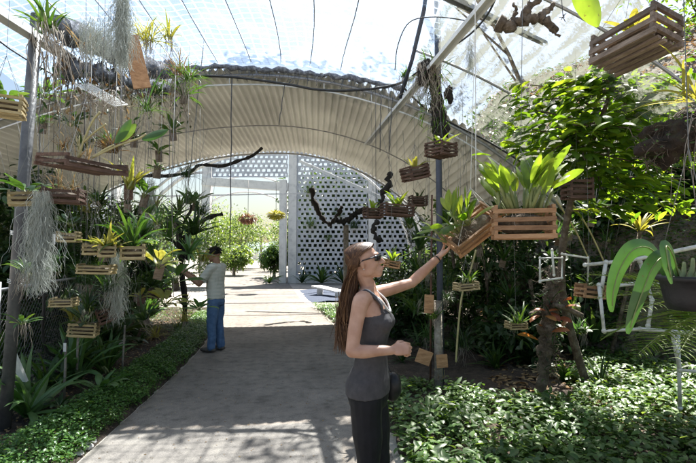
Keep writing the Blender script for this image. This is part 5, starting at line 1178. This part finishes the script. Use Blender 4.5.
# ================================================================== PEOPLE
def skinmat(name, c1, c2):
    m, nt = mat_new(name); L = nt.links.new
    tc = N(nt, 'ShaderNodeTexCoord'); nz = N(nt, 'ShaderNodeTexNoise'); nz.inputs['Scale'].default_value = 14; nz.inputs['Detail'].default_value = 6
    L(tc.outputs['Object'], nz.inputs['Vector']); r = ramp(nt, [(.3, c1), (.7, c2)]); L(nz.outputs['Fac'], r.inputs[0])
    b = N(nt, 'ShaderNodeBsdfPrincipled'); b.inputs['Roughness'].default_value = .5; b.inputs['Specular IOR Level'].default_value = .4
    b.inputs['Subsurface Weight'].default_value = .12; b.inputs['Subsurface Radius'].default_value = (.02, .008, .004); b.inputs['Subsurface Scale'].default_value = .5
    L(r.outputs[0], b.inputs['Base Color']); o = N(nt, 'ShaderNodeOutputMaterial'); L(b.outputs[0], o.inputs[0]); return m
def cloth(name, c1, c2, rough=.85, scale=30, stripes=None):
    m = surf(name, c1, c2, scale, rough, .25, bscale=250, spec=.3, bdist=.002)
    if stripes:
        nt = m.node_tree; L = nt.links.new; b = [n for n in nt.nodes if n.type == 'BSDF_PRINCIPLED'][0]
        tc = [n for n in nt.nodes if n.type == 'TEX_COORD'][0]
        wv = N(nt, 'ShaderNodeTexWave', wave_type='BANDS', bands_direction='Z'); wv.inputs['Scale'].default_value = stripes[1]; wv.inputs['Distortion'].default_value = .4; wv.inputs['Detail'].default_value = 1; wv.inputs['Detail Scale'].default_value = 1
        L(tc.outputs['Object'], wv.inputs['Vector']); r = ramp(nt, [(.0, stripes[0]), (.28, stripes[0]), (.36, c1), (.8, c2)]); L(wv.outputs['Fac'], r.inputs[0]); L(r.outputs[0], b.inputs['Base Color'])
    return m
M['skin'] = skinmat('light_skin', (.44, .235, .155), (.60, .36, .26))
M['skin2'] = skinmat('tan_skin', (.26, .14, .085), (.34, .19, .12))
M['lip'] = skinmat('lips', (.42, .16, .13), (.48, .2, .16))
M['tank'] = cloth('grey_cotton', (.06, .056, .06), (.092, .085, .088))
M['lace'] = cloth('white_cotton', (.62, .6, .58), (.75, .73, .7))
M['trouser'] = cloth('black_cotton', (.005, .0055, .008), (.010, .0105, .015), .6)
M['denim'] = cloth('blue_denim', (.06, .12, .24), (.12, .21, .37), .9, 14)
M['shirt'] = cloth('striped_shirt', (.55, .56, .5), (.68, .68, .62), .9, 10, stripes=((.40, .43, .38), 15))
M['shoe'] = cloth('dark_shoe', (.05, .045, .04), (.12, .11, .1), .6)
M['bag'] = cloth('black_leather', (.012, .012, .014), (.03, .03, .03), .35)
def hairmat(name, cols, rough=.38):
    m, nt = mat_new(name); L = nt.links.new; g = N(nt, 'ShaderNodeNewGeometry'); r = ramp(nt, cols); L(g.outputs['Random Per Island'], r.inputs[0])
    b = N(nt, 'ShaderNodeBsdfPrincipled'); b.inputs['Roughness'].default_value = rough + .1; b.inputs['Specular IOR Level'].default_value = .28
    L(r.outputs[0], b.inputs['Base Color']); o = N(nt, 'ShaderNodeOutputMaterial'); L(b.outputs[0], o.inputs[0]); return m
M['hair'] = hairmat('brown_hair', [(0, (.035, .015, .008)), (.55, (.085, .038, .018)), (.9, (.16, .078, .036)), (1, (.26, .14, .065))])
M['hair2'] = hairmat('black_hair', [(0, (.006, .005, .005)), (1, (.02, .017, .015))])
M['glass'] = surf('dark_lens', (.006, .006, .008), (.01, .01, .012), 5, .08, 0)
M['gold'] = surf('silver_jewellery', (.6, .58, .55), (.7, .68, .65), 5, .3, 0, metal=.9)

def blob(mb, name, mat, parent, voxel, smooth=4, disp=0, dfreq=14, sfac=.5):
    """one closed skin round everything in mb"""
    me = bpy.data.meshes.new(name); me.from_pydata([tuple(p) for p in mb.v], [], mb.f); me.update()
    o = bpy.data.objects.new(name, me); col.objects.link(o)
    r = o.modifiers.new('r', 'REMESH'); r.mode = 'VOXEL'; r.voxel_size = voxel; r.use_smooth_shade = True
    s = o.modifiers.new('s', 'SMOOTH'); s.factor = sfac; s.iterations = smooth
    dg = bpy.context.evaluated_depsgraph_get(); dg.update()
    m2 = bpy.data.meshes.new_from_object(o.evaluated_get(dg)); m2.name = name
    o.modifiers.clear(); o.data = m2; m2.materials.clear(); m2.materials.append(mat); bpy.data.meshes.remove(me)
    if disp:
        nr = [v.normal.copy() for v in m2.vertices]
        for v, n_ in zip(m2.vertices, nr):
            c = v.co; v.co = c + n_ * disp * (noise.noise(V(c.x * dfreq, c.y * dfreq, c.z * dfreq * .45)) + .4 * noise.noise(V(c.x * dfreq * 2.4, c.y * dfreq * 2.4, c.z * dfreq * 1.6)))
    m2.polygons.foreach_set('use_smooth', [True] * len(m2.polygons)); o.parent = parent; return o
def limb(mb, pts, rad, n=14, sub=5):
    """tapered limb with round ends"""
    c = catmull(pts, sub); k = len(c); rr = []
    for i in range(k):
        t = i / (k - 1) * (len(rad) - 1); a = int(min(t, len(rad) - 2)); f = t - a; f = f * f * (3 - 2 * f); rr.append(lerp(rad[a], rad[a + 1], f))
    mb.tube(c, rr, n); mb.ell(c[0], (rr[0],) * 3, nu=n, nv=8); mb.ell(c[-1], (rr[-1],) * 3, nu=n, nv=8)
def hand(mb, wrist, d, pn, curl, s=1.0, thumb=1, spread=.05, curls=None):
    """d: pointing direction, pn: direction the palm faces, thumb=+1/-1 chooses its side"""
    d = Vector(d).normalized(); pn = Vector(pn); pn = (pn - d * pn.dot(d)).normalized(); sd = d.cross(pn) * thumb; w = Vector(wrist)
    rot = Matrix((d, sd, pn)).transposed()
    mb.ell(w + d * .048 * s, (.055 * s, .038 * s, .015 * s), rot, 12, 8); mb.ell(w + d * .03 * s + sd * .018 * s + pn * .006 * s, (.032 * s, .02 * s, .016 * s), rot, 10, 7)
    lens = [(.040, .026, .020), (.045, .029, .021), (.042, .027, .020), (.033, .020, .017)]
    for i in range(4):
        off = (.029 - i * .0195) * s; p = w + d * (.088 - .004 * abs(i - 1)) * s + sd * off; ang = 0; cu = (curls[i] if curls else curl * (1 + .08 * i))
        dd = (d + sd * spread * (1.5 - i)).normalized(); pts = [p - d * .02 * s, p]
        for j, l in enumerate(lens[i]):
            ang += cu * (1 if j else .75); v = dd * math.cos(ang) + pn * math.sin(ang); p = p + v * l * s; pts.append(p)
        mb.tube(pts, [.0095 * s, .0092 * s, .0084 * s, .0075 * s, .0062 * s], 9); mb.ell(pts[-1], (.0062 * s,) * 3, nu=8, nv=6)
        for q in pts[2:-1]: mb.ell(q, (.0086 * s,) * 3, nu=8, nv=6)
    p = w + d * .022 * s + sd * .026 * s; pts = [p - sd * .01 * s]; a0 = .75
    for j, l in enumerate((.036, .03, .024)):
        v = (d * math.cos(a0) + sd * math.sin(a0) * .8 + pn * (.35 + .25 * j)).normalized(); p = p + v * l * s; pts.append(p); a0 -= .3 + curl * .25
    mb.tube(pts, [.013 * s, .0115 * s, .0095 * s, .0075 * s], 9); mb.ell(pts[-1], (.0075 * s,) * 3, nu=8, nv=6)

def head(mb, c, F, U, s=1.0, male=False):
    """skull, brow, nose, lips, chin, ears; F = way the face looks, U = up"""
    F = F.normalized(); S = U.cross(F).normalized(); U = F.cross(S).normalized(); rot = Matrix((F, S, U)).transposed()
    q = lambda x, y, z: c + (F * x + S * y + U * z) * s
    e = lambda x, y, z, r, nu=14, nv=9: mb.ell(q(x, y, z), tuple(k * s for k in r), rot, nu, nv)
    e(-.012, 0, .028, (.094, .074, .086), 20, 14); e(.025, 0, .0, (.066, .064, .078), 18, 12); e(.038, 0, -.045, (.050, .048, .055), 16, 10)
    e(.062, 0, -.083, (.026, .027, .022)); e(.074, 0, .030, (.02, .045, .016)); e(.055, .0, -.062, (.04, .034, .034))
    for y in (-1, 1):
        e(.058, y * .032, -.016, (.026, .024, .024)); e(.008, y * .040, -.052, (.050, .020, .030)); e(.03, y * .040, -.03, (.04, .022, .035)); e(.078, y * .031, .012, (.012, .014, .009))
        e(-.008, y * .073, -.004, (.014, .008, .028)); e(-.006, y * .071, -.024, (.010, .007, .012)); e(.095, y * .012, -.026, (.009, .009, .007))
    mb.tube([q(.082, 0, .022), q(.093, 0, .004), q(.106, 0, -.014), q(.111, 0, -.024)], [.009 * s, .010 * s, .0115 * s, .011 * s], 9); e(.109, 0, -.024, (.012, .012, .010))
    e(.094, 0, -.050, (.011, .020, .0062)); e(.091, 0, -.061, (.011, .018, .0068)); e(.083, 0, -.053, (.016, .024, .014))
    return q, rot

# ---------------------------------------------------------------- the woman
wr0 = V(.128, 2.65, 0); PSI = R(-13)
W_ = thing('person', 'woman with long brown hair and sunglasses in grey tank top, one arm raised', 'person', wr0)
F = V(math.cos(PSI), math.sin(PSI), 0); Lt = V(-math.sin(PSI), math.cos(PSI), 0)
B = lambda x, y, z: F * x + Lt * y + V(0, 0, z)
def torso(mb, secs, inf=0.0, n=28):
    mb.loft([(B(cx, 0, z), F * (a + inf), Lt * (b + inf)) for (z, a, b, cx) in secs], n)
TS = [(.76, .085, .13, -.012), (.80, .108, .165, -.016), (.85, .112, .172, -.018), (.90, .104, .168, -.012), (.96, .088, .145, -.002), (1.03, .078, .125, .004), (1.09, .080, .128, .004), (1.15, .090, .138, .006), (1.21, .104, .146, .016), (1.26, .098, .148, .010), (1.31, .080, .150, -.004), (1.345, .064, .14, -.014), (1.375, .052, .105, -.018), (1.40, .046, .06, -.016)]
bm = MB(); torso(bm, TS)
nk = B(-.012, 0, 1.39); hc = P(365.5, 262, 2.64) - wr0 + V(-.005, 0, -.002)
limb(bm, [nk - V(0, 0, .05), nk + V(.0, 0, .01), hc + V(-.025, 0, -.05)], [.052, .043, .046], 16)
hF = V(math.cos(PSI) * 1, math.sin(PSI) * .7, .24); hq, hrot = head(bm, hc, hF, V(-.24, 0, 1), .96)
# raised far arm
shL = B(-.012, .155, 1.345); elL = P(411.5, 283, 2.96) - wr0; wrL = P(438.5, 257.5, 3.0) - wr0; hdL = P(448, 250, 2.98) - wr0
limb(bm, [B(-.01, .09, 1.33), shL, lerp(shL, elL, .45), elL], [.052, .047, .038, .032]); limb(bm, [elL, lerp(elL, wrL, .3), lerp(elL, wrL, .7), wrL], [.033, .035, .028, .0225])
hand(bm, wrL, hdL - wrL + V(.02, -.01, .02), V(.35, -.25, .9), .35, .95, thumb=-1, curls=[.35, .38, .42, .5])
# near arm, bent at the elbow, loose fist in front
shR = B(-.022, -.155, 1.335); elR = P(352, 351, 2.44) - wr0; wrR = P(391, 350.5, 2.47) - wr0
limb(bm, [B(-.015, -.09, 1.33), shR, lerp(shR, elR, .45) + V(-.006, 0, 0), elR], [.052, .047, .039, .034]); limb(bm, [elR, lerp(elR, wrR, .3) + V(0, 0, -.004), lerp(elR, wrR, .7), wrR], [.035, .036, .029, .0235])
hand(bm, wrR + V(.004, 0, 0), V(1, .1, .14), V(.12, .85, -.5), 1.05, .95, thumb=1)
# legs and feet
LG = {}
for sg, kx, ax in ((1, .035, .03), (-1, .0, -.045)):
    hp = B(-.012, sg * .083, .80); kn = B(kx, sg * .078, .455); an = B(ax - .01, sg * .078, .085); LG[sg] = (hp, kn, an)
    limb(bm, [hp, lerp(hp, kn, .5), kn, lerp(kn, an, .4), an], [.088, .078, .056, .052, .035])
    bm.ell(an + F * .05 - V(0, 0, .05), (.125, .042, .033), Euler((0, 0, PSI)).to_matrix()); bm.ell(an - F * .025 - V(0, 0, .045), (.04, .034, .038))
for q_ in ((.095, .055), (.095, -.055)): bm.ell(B(q_[0] - .03, q_[1], 1.205), (.058, .058, .055))
blob(bm, 'body', M['skin'], W_, .0042, 3)
# lips
lm_ = MB(); lm_.ell(hq(.0965, 0, -.0505), (.0095, .0165, .0045), hrot, 10, 7); lm_.ell(hq(.0935, 0, -.0595), (.0095, .015, .0052), hrot, 10, 7); lm_.build('lips', M['lip'], W_)
# sunglasses
sg_ = thing('sunglasses', None, None); del_ = sg_; sg_.parent = W_
mb = MB()
for y in (-1, 1):
    vs = []; n = 12
    for i in range(n + 1):
        a = -.1 + 1.15 * i / n
        for zz in (-.021, -.008, .008, .020):
            r_ = .105 - .012 * abs(zz) / .02; tp = 1 if .08 < i / n < .92 else .8
            vs.append(hq(math.cos(a * .72) * r_ - .002 + .002, y * (.004 + math.sin(a * .72) * .085), .010 + zz * tp * (1 - .25 * (i / n))))
    fs = []
    for i in range(n):
        for k in range(3): fs.append((i * 4 + k, i * 4 + k + 1, i * 4 + k + 5, i * 4 + k + 4))
    mb.add(vs, fs)
o = mb.build('lens', M['glass'], sg_); solid(o, .003)
mb = MB()
for y in (-1, 1): mb.tube([hq(.072, y * .066, .018), hq(.045, y * .073, .017), hq(.0, y * .077, .014), hq(-.022, y * .077, .0)], [.0042, .004, .0035, .0025], 6)
mb.tube([hq(.102, -.014, .018), hq(.108, 0, .020), hq(.102, .014, .018)], .003, 6); mb.build('frame', M['black'], sg_)
mb = MB(); mb.ell(hq(-.004, -.081, -.036), (.004, .004, .004), None, 8, 6); mb.ell(hq(-.004, .081, -.036), (.004, .004, .004), None, 8, 6); mb.build('earring', M['gold'], W_)
mb = MB(); n = 22
rr = [(wrL + (lerp(elL, wrL, .0) - wrL).normalized() * .012)]
ax_ = (wrL - elL).normalized(); s1 = ax_.orthogonal().normalized(); s2 = ax_.cross(s1)
mb.tube([rr[0] + (s1 * math.cos(2 * PI * k / n) + s2 * math.sin(2 * PI * k / n)) * .0285 for k in range(n + 1)], .0042, 6); mb.build('bracelet', M['black'], W_)
# tank top
tm = MB()
TT = [(.815, .123, .187, -.016), (.86, .124, .185, -.016), (.90, .116, .177, -.010), (.96, .096, .147, .0), (1.03, .086, .129, .006), (1.09, .088, .132, .006), (1.15, .101, .145, .008), (1.21, .112, .150, .016), (1.25, .106, .149, .012), (1.285, .094, .128, .002)]
torso(tm, TT, .0, 36)
for y in (-1, 1):
    for x0 in (.082, -.085):
        pts = [B(x0 * 1.0 + .0, y * .085, 1.262), B(x0 * .93, y * .088, 1.31), B(x0 * .60 - .008, y * .092, 1.35), B(-.014, y * .094, 1.387)]
        c = catmull(pts, 4)
        for a, b_ in zip(c[:-1], c[1:]): tm.bar(a, b_ + (b_ - a) * .2, .034, .014, up=F if abs((b_ - a).z) > .01 else V(0, 0, 1))
for q_ in ((.095, .055), (.095, -.055)): tm.ell(B(q_[0] - .028, q_[1], 1.205), (.066, .064, .06))
blob(tm, 'tank_top', M['tank'], W_, .005, 4, .004, 16)
# lace edge of the neckline
mb = MB()
for y in (-1, 1):
    c = catmull([B(.112, y * .010, 1.262), B(.100, y * .045, 1.283), B(.080, y * .066, 1.32), B(.045, y * .072, 1.352), B(-.005, y * .076, 1.388), B(-.05, y * .07, 1.375)], 5)
    mb.tube(c, [.0075 if i % 2 else .0055 for i in range(len(c))], 6)
mb.build('neckline_trim', M['lace'], W_)
# trousers
pm = MB(); torso(pm, [(.74, .10, .150, -.014), (.79, .114, .168, -.016), (.85, .115, .170, -.016), (.885, .112, .172, -.012)], .0, 30)
for sg in (1, -1):
    hp, kn, an = LG[sg]; limb(pm, [hp, lerp(hp, kn, .5), kn, lerp(kn, an, .4), an + V(0, 0, .0)], [.093, .084, .061, .056, .042])
blob(pm, 'trousers', M['trouser'], W_, .006, 4, .006, 12)
mb = MB()
for sg in (1, -1):
    an = LG[sg][2]; mb.ell(an + F * .055 - V(0, 0, .048), (.135, .05, .037), Euler((0, 0, PSI)).to_matrix()); o = mb.build('shoe', M['shoe'], W_); mb = MB()
# hair: a cap over the skull and long strands down the back
hm = MB(); rng = random.Random(42); sc_ = .98
def on_scalp(v, ex=.006):
    """push a head-space point outside the skull"""
    c0 = V(-.012, 0, .028); d = v - c0; r = V(.094 + ex, .074 + ex, .086 + ex); k = math.sqrt((d.x / r.x) ** 2 + (d.y / r.y) ** 2 + (d.z / r.z) ** 2)
    return c0 + d / k if k < 1 else v
inv = hrot.inverted()
for i in range(2600):
    sd_ = -1 if rng.random() < .62 else 1; t = rng.random() ** .8; u = rng.random()
    root = V(.074 - .135 * t, sd_ * .004 + rng.uniform(-.003, .003), .10)
    root = on_scalp(V(root.x, root.y, .118 - abs(root.x + .012) ** 2 * 3.0), .004)
    # down the side, swept back behind the ear
    g1_ = on_scalp(V(root.x - .012 - .02 * u, sd_ * (.045 + .02 * u), .088 - .012 * (1 - t)), .010)
    g2_ = on_scalp(V(lerp(root.x, -.05, .55) - .015, sd_ * (.088 - .0 * t), .042), .010)
    g3_ = V(-.038 - .055 * t * rng.uniform(.8, 1.1), sd_ * lerp(.084, .02, t * rng.random()), -.015)
    g3_ = on_scalp(g3_, .014)
    hw = [hc + hrot @ (q * sc_) for q in (root, g1_, g2_, g3_)]
    # from the neck down: world directions (straight fall)
    lat = sd_ * rng.uniform(.0, .115) * (1.0 if sd_ < 0 else .75); bk = -.085 - .045 * rng.random()
    if sd_ < 0 and rng.random() < .35: bk = -.055 - .05 * rng.random()
    ln = rng.uniform(-.03, .14) if rng.random() < .7 else rng.uniform(.1, .32)
    hx = lambda x, y, z: B(x, y, z)
    p4 = hx(bk - .005, lat * .62 + sd_ * .012, 1.44); p5 = hx(bk - .025, lat * .95 + sd_ * .008, 1.32); fl = rng.gauss(0, .007); p6 = hx(bk - .036 + fl, lat * 1.1 + rng.gauss(0, .004), 1.22); p7 = hx(bk - .024 + fl * 2 + rng.uniform(-.03, .03), lat * 1.15 + rng.uniform(-.02, .02), 1.07 + ln)
    c = catmull(hw + [p4, p5, p6, p7], 3); k = len(c); w0 = rng.uniform(.0012, .0042)
    wv = rng.uniform(0, 6)
    c = [q + V(math.sin(j * .8 + wv), math.cos(j * .7 + wv), 0) * .0016 for j, q in enumerate(c)]
    # a flat strip facing away from the head's middle
    vs = []
    for j, q in enumerate(c):
        tt = (c[min(j + 1, k - 1)] - c[max(j - 1, 0)]).normalized(); out = (q - (hc + V(-.012, 0, 0))) if j < 9 else (q - V(.02, 0, q.z)); s_ = tt.cross(out).normalized(); ww = w0 * (1 - .75 * (j / (k - 1)) ** 3)
        vs += [q - s_ * ww, q + out.normalized() * .0015, q + s_ * ww]
    fs = []
    for j in range(k - 1): a = j * 3; fs += [(a, a + 1, a + 4, a + 3), (a + 1, a + 2, a + 5, a + 4)]
    hm.add(vs, fs)
# under layer so that no scalp shows
vs = []; fs = []
for i in range(15):
    th = PI * .5 * i / 14 * 1.32
    for j in range(33):
        a = PI * (.50 + 1.0 * j / 32) if i > 4 else 2 * PI * j / 32
        d = V(math.sin(th) * math.cos(a), math.sin(th) * math.sin(a), math.cos(th)); vs.append(hc + hrot @ (V(-.012 + d.x * .098, d.y * .078, .028 + d.z * .090) * sc_))
for i in range(14):
    if i == 4: continue
    for j in range(32): a = i * 33 + j; fs.append((a, a + 1, a + 34, a + 33))
hm.add(vs, fs)
hm.build('hair', M['hair'], W_)
T = thing('shoulder_bag', 'small black bag hanging at the far hip of the woman', 'bag', wr0 + B(.10, .17, .80)); mb = MB(); lumpy(mb, (0, 0, 0), (.055, .05, .085), 5, .08); mb.build('pouch', M['bag'], T)
mb = MB(); mb.tube(catmull([V(0, 0, .07), B(-.06, -.0, .2), B(-.09, -.03, .4), B(-.115, -.10, .56)], 4), .004, 6); mb.build('strap', M['bag'], T)

# ---------------------------------------------------------------- the man
mr = G(215, 352); mr = V(mr.x, mr.y, .012); PS2 = R(168)
m_ = thing('person', 'man in striped short sleeved shirt and blue jeans reaching into a plant', 'person', mr)
F = V(math.cos(PS2), math.sin(PS2), 0); Lt = V(-math.sin(PS2), math.cos(PS2), 0)
bm = MB(); TS = [(.76, .09, .14, -.01), (.84, .112, .168, -.012), (.92, .112, .162, .0), (1.0, .112, .158, .008), (1.1, .112, .162, .006), (1.2, .112, .172, -.002), (1.28, .102, .178, -.012), (1.34, .08, .172, -.02), (1.375, .06, .12, -.022), (1.40, .05, .065, -.02)]
torso(bm, TS); nk = B(-.01, 0, 1.40); hc2 = B(.035, 0, 1.535)
limb(bm, [nk - V(0, 0, .05), nk, hc2 + B(-.03, 0, -.06)], [.066, .06, .058]); hq, hr2 = head(bm, hc2, B(1, 0, -.10) , B(.1, 0, 1), 1.02, True)
SLV = []
for sg in (1, -1):
    sh = B(-.01, sg * .175, 1.335)
    el = (P(199, 284, mr.y - .22) if sg * Lt.y < 0 else P(200, 282, mr.y + .22)) - mr; wr = (P(184, 272.5, mr.y - .16) if sg * Lt.y < 0 else P(185, 271, mr.y + .10)) - mr
    limb(bm, [B(-.01, sg * .1, 1.33), sh, lerp(sh, el, .5), el], [.062, .058, .05, .043]); limb(bm, [el, lerp(el, wr, .35), wr], [.043, .042, .028]); SLV.append((sh, el, sg))
    hand(bm, wr, wr - el + V(0, 0, .05), V(0, -sg * Lt.y * .8, -.5), .55, 1.05, thumb=sg if False else (1 if sg > 0 else -1))
LG = {}
for sg in (1, -1):
    hp = B(-.01, sg * .085, .82); kn = B(.015 * sg, sg * .085, .46); an = B(-.02 + .03 * sg, sg * .09, .085); LG[sg] = (hp, kn, an); limb(bm, [hp, lerp(hp, kn, .5), kn, an], [.088, .078, .056, .038])
blob(bm, 'body', M['skin2'], m_, .006, 3)
sm_ = MB(); torso(sm_, [(.84, .132, .186, -.008), (.92, .134, .182, .0), (1.0, .132, .176, .006), (1.1, .128, .176, .004), (1.2, .126, .184, -.004), (1.28, .116, .19, -.014), (1.34, .094, .184, -.022), (1.38, .072, .13, -.022), (1.405, .062, .075, -.02)], 0, 30)
for sh, el, sg in SLV: limb(sm_, [B(-.01, sg * .1, 1.335), sh, lerp(sh, el, .62)], [.072, .07, .068])
blob(sm_, 'shirt', M['shirt'], m_, .009, 4, .012, 11)
pm = MB(); torso(pm, [(.74, .11, .155, -.01), (.80, .124, .176, -.012), (.88, .124, .174, -.006)], 0, 24)
for sg in (1, -1):
    hp, kn, an = LG[sg]; limb(pm, [hp, lerp(hp, kn, .5), kn, an], [.10, .094, .074, .066])
blob(pm, 'jeans', M['denim'], m_, .009, 3, .012, 12)
for sg in (1, -1): mb = MB(); mb.ell(LG[sg][2] + F * .06 - V(0, 0, .045), (.145, .052, .042), Euler((0, 0, PS2)).to_matrix()); mb.build('shoe', M['shoe'], m_)
mb = MB(); rng = random.Random(2); mb.ell(hc2 + hr2 @ V(-.02, 0, .048), (.094, .084, .082), hr2, 18, 12)
for i in range(420):
    a = rng.uniform(0, 2 * PI); th = rng.random() ** .6 * 1.75; d = V(math.sin(th) * math.cos(a), math.sin(th) * math.sin(a), math.cos(th))
    if d.x > .35 and d.z < .45: continue
    q = hc2 + hr2 @ V(-.02 + d.x * .092, d.y * .082, .045 + d.z * .082); leaf(mb, q, hr2 @ (d * .8 + V(.5, 0, -.3)), hr2 @ d, .035, .014)
mb.build('hair', M['hair2'], m_)
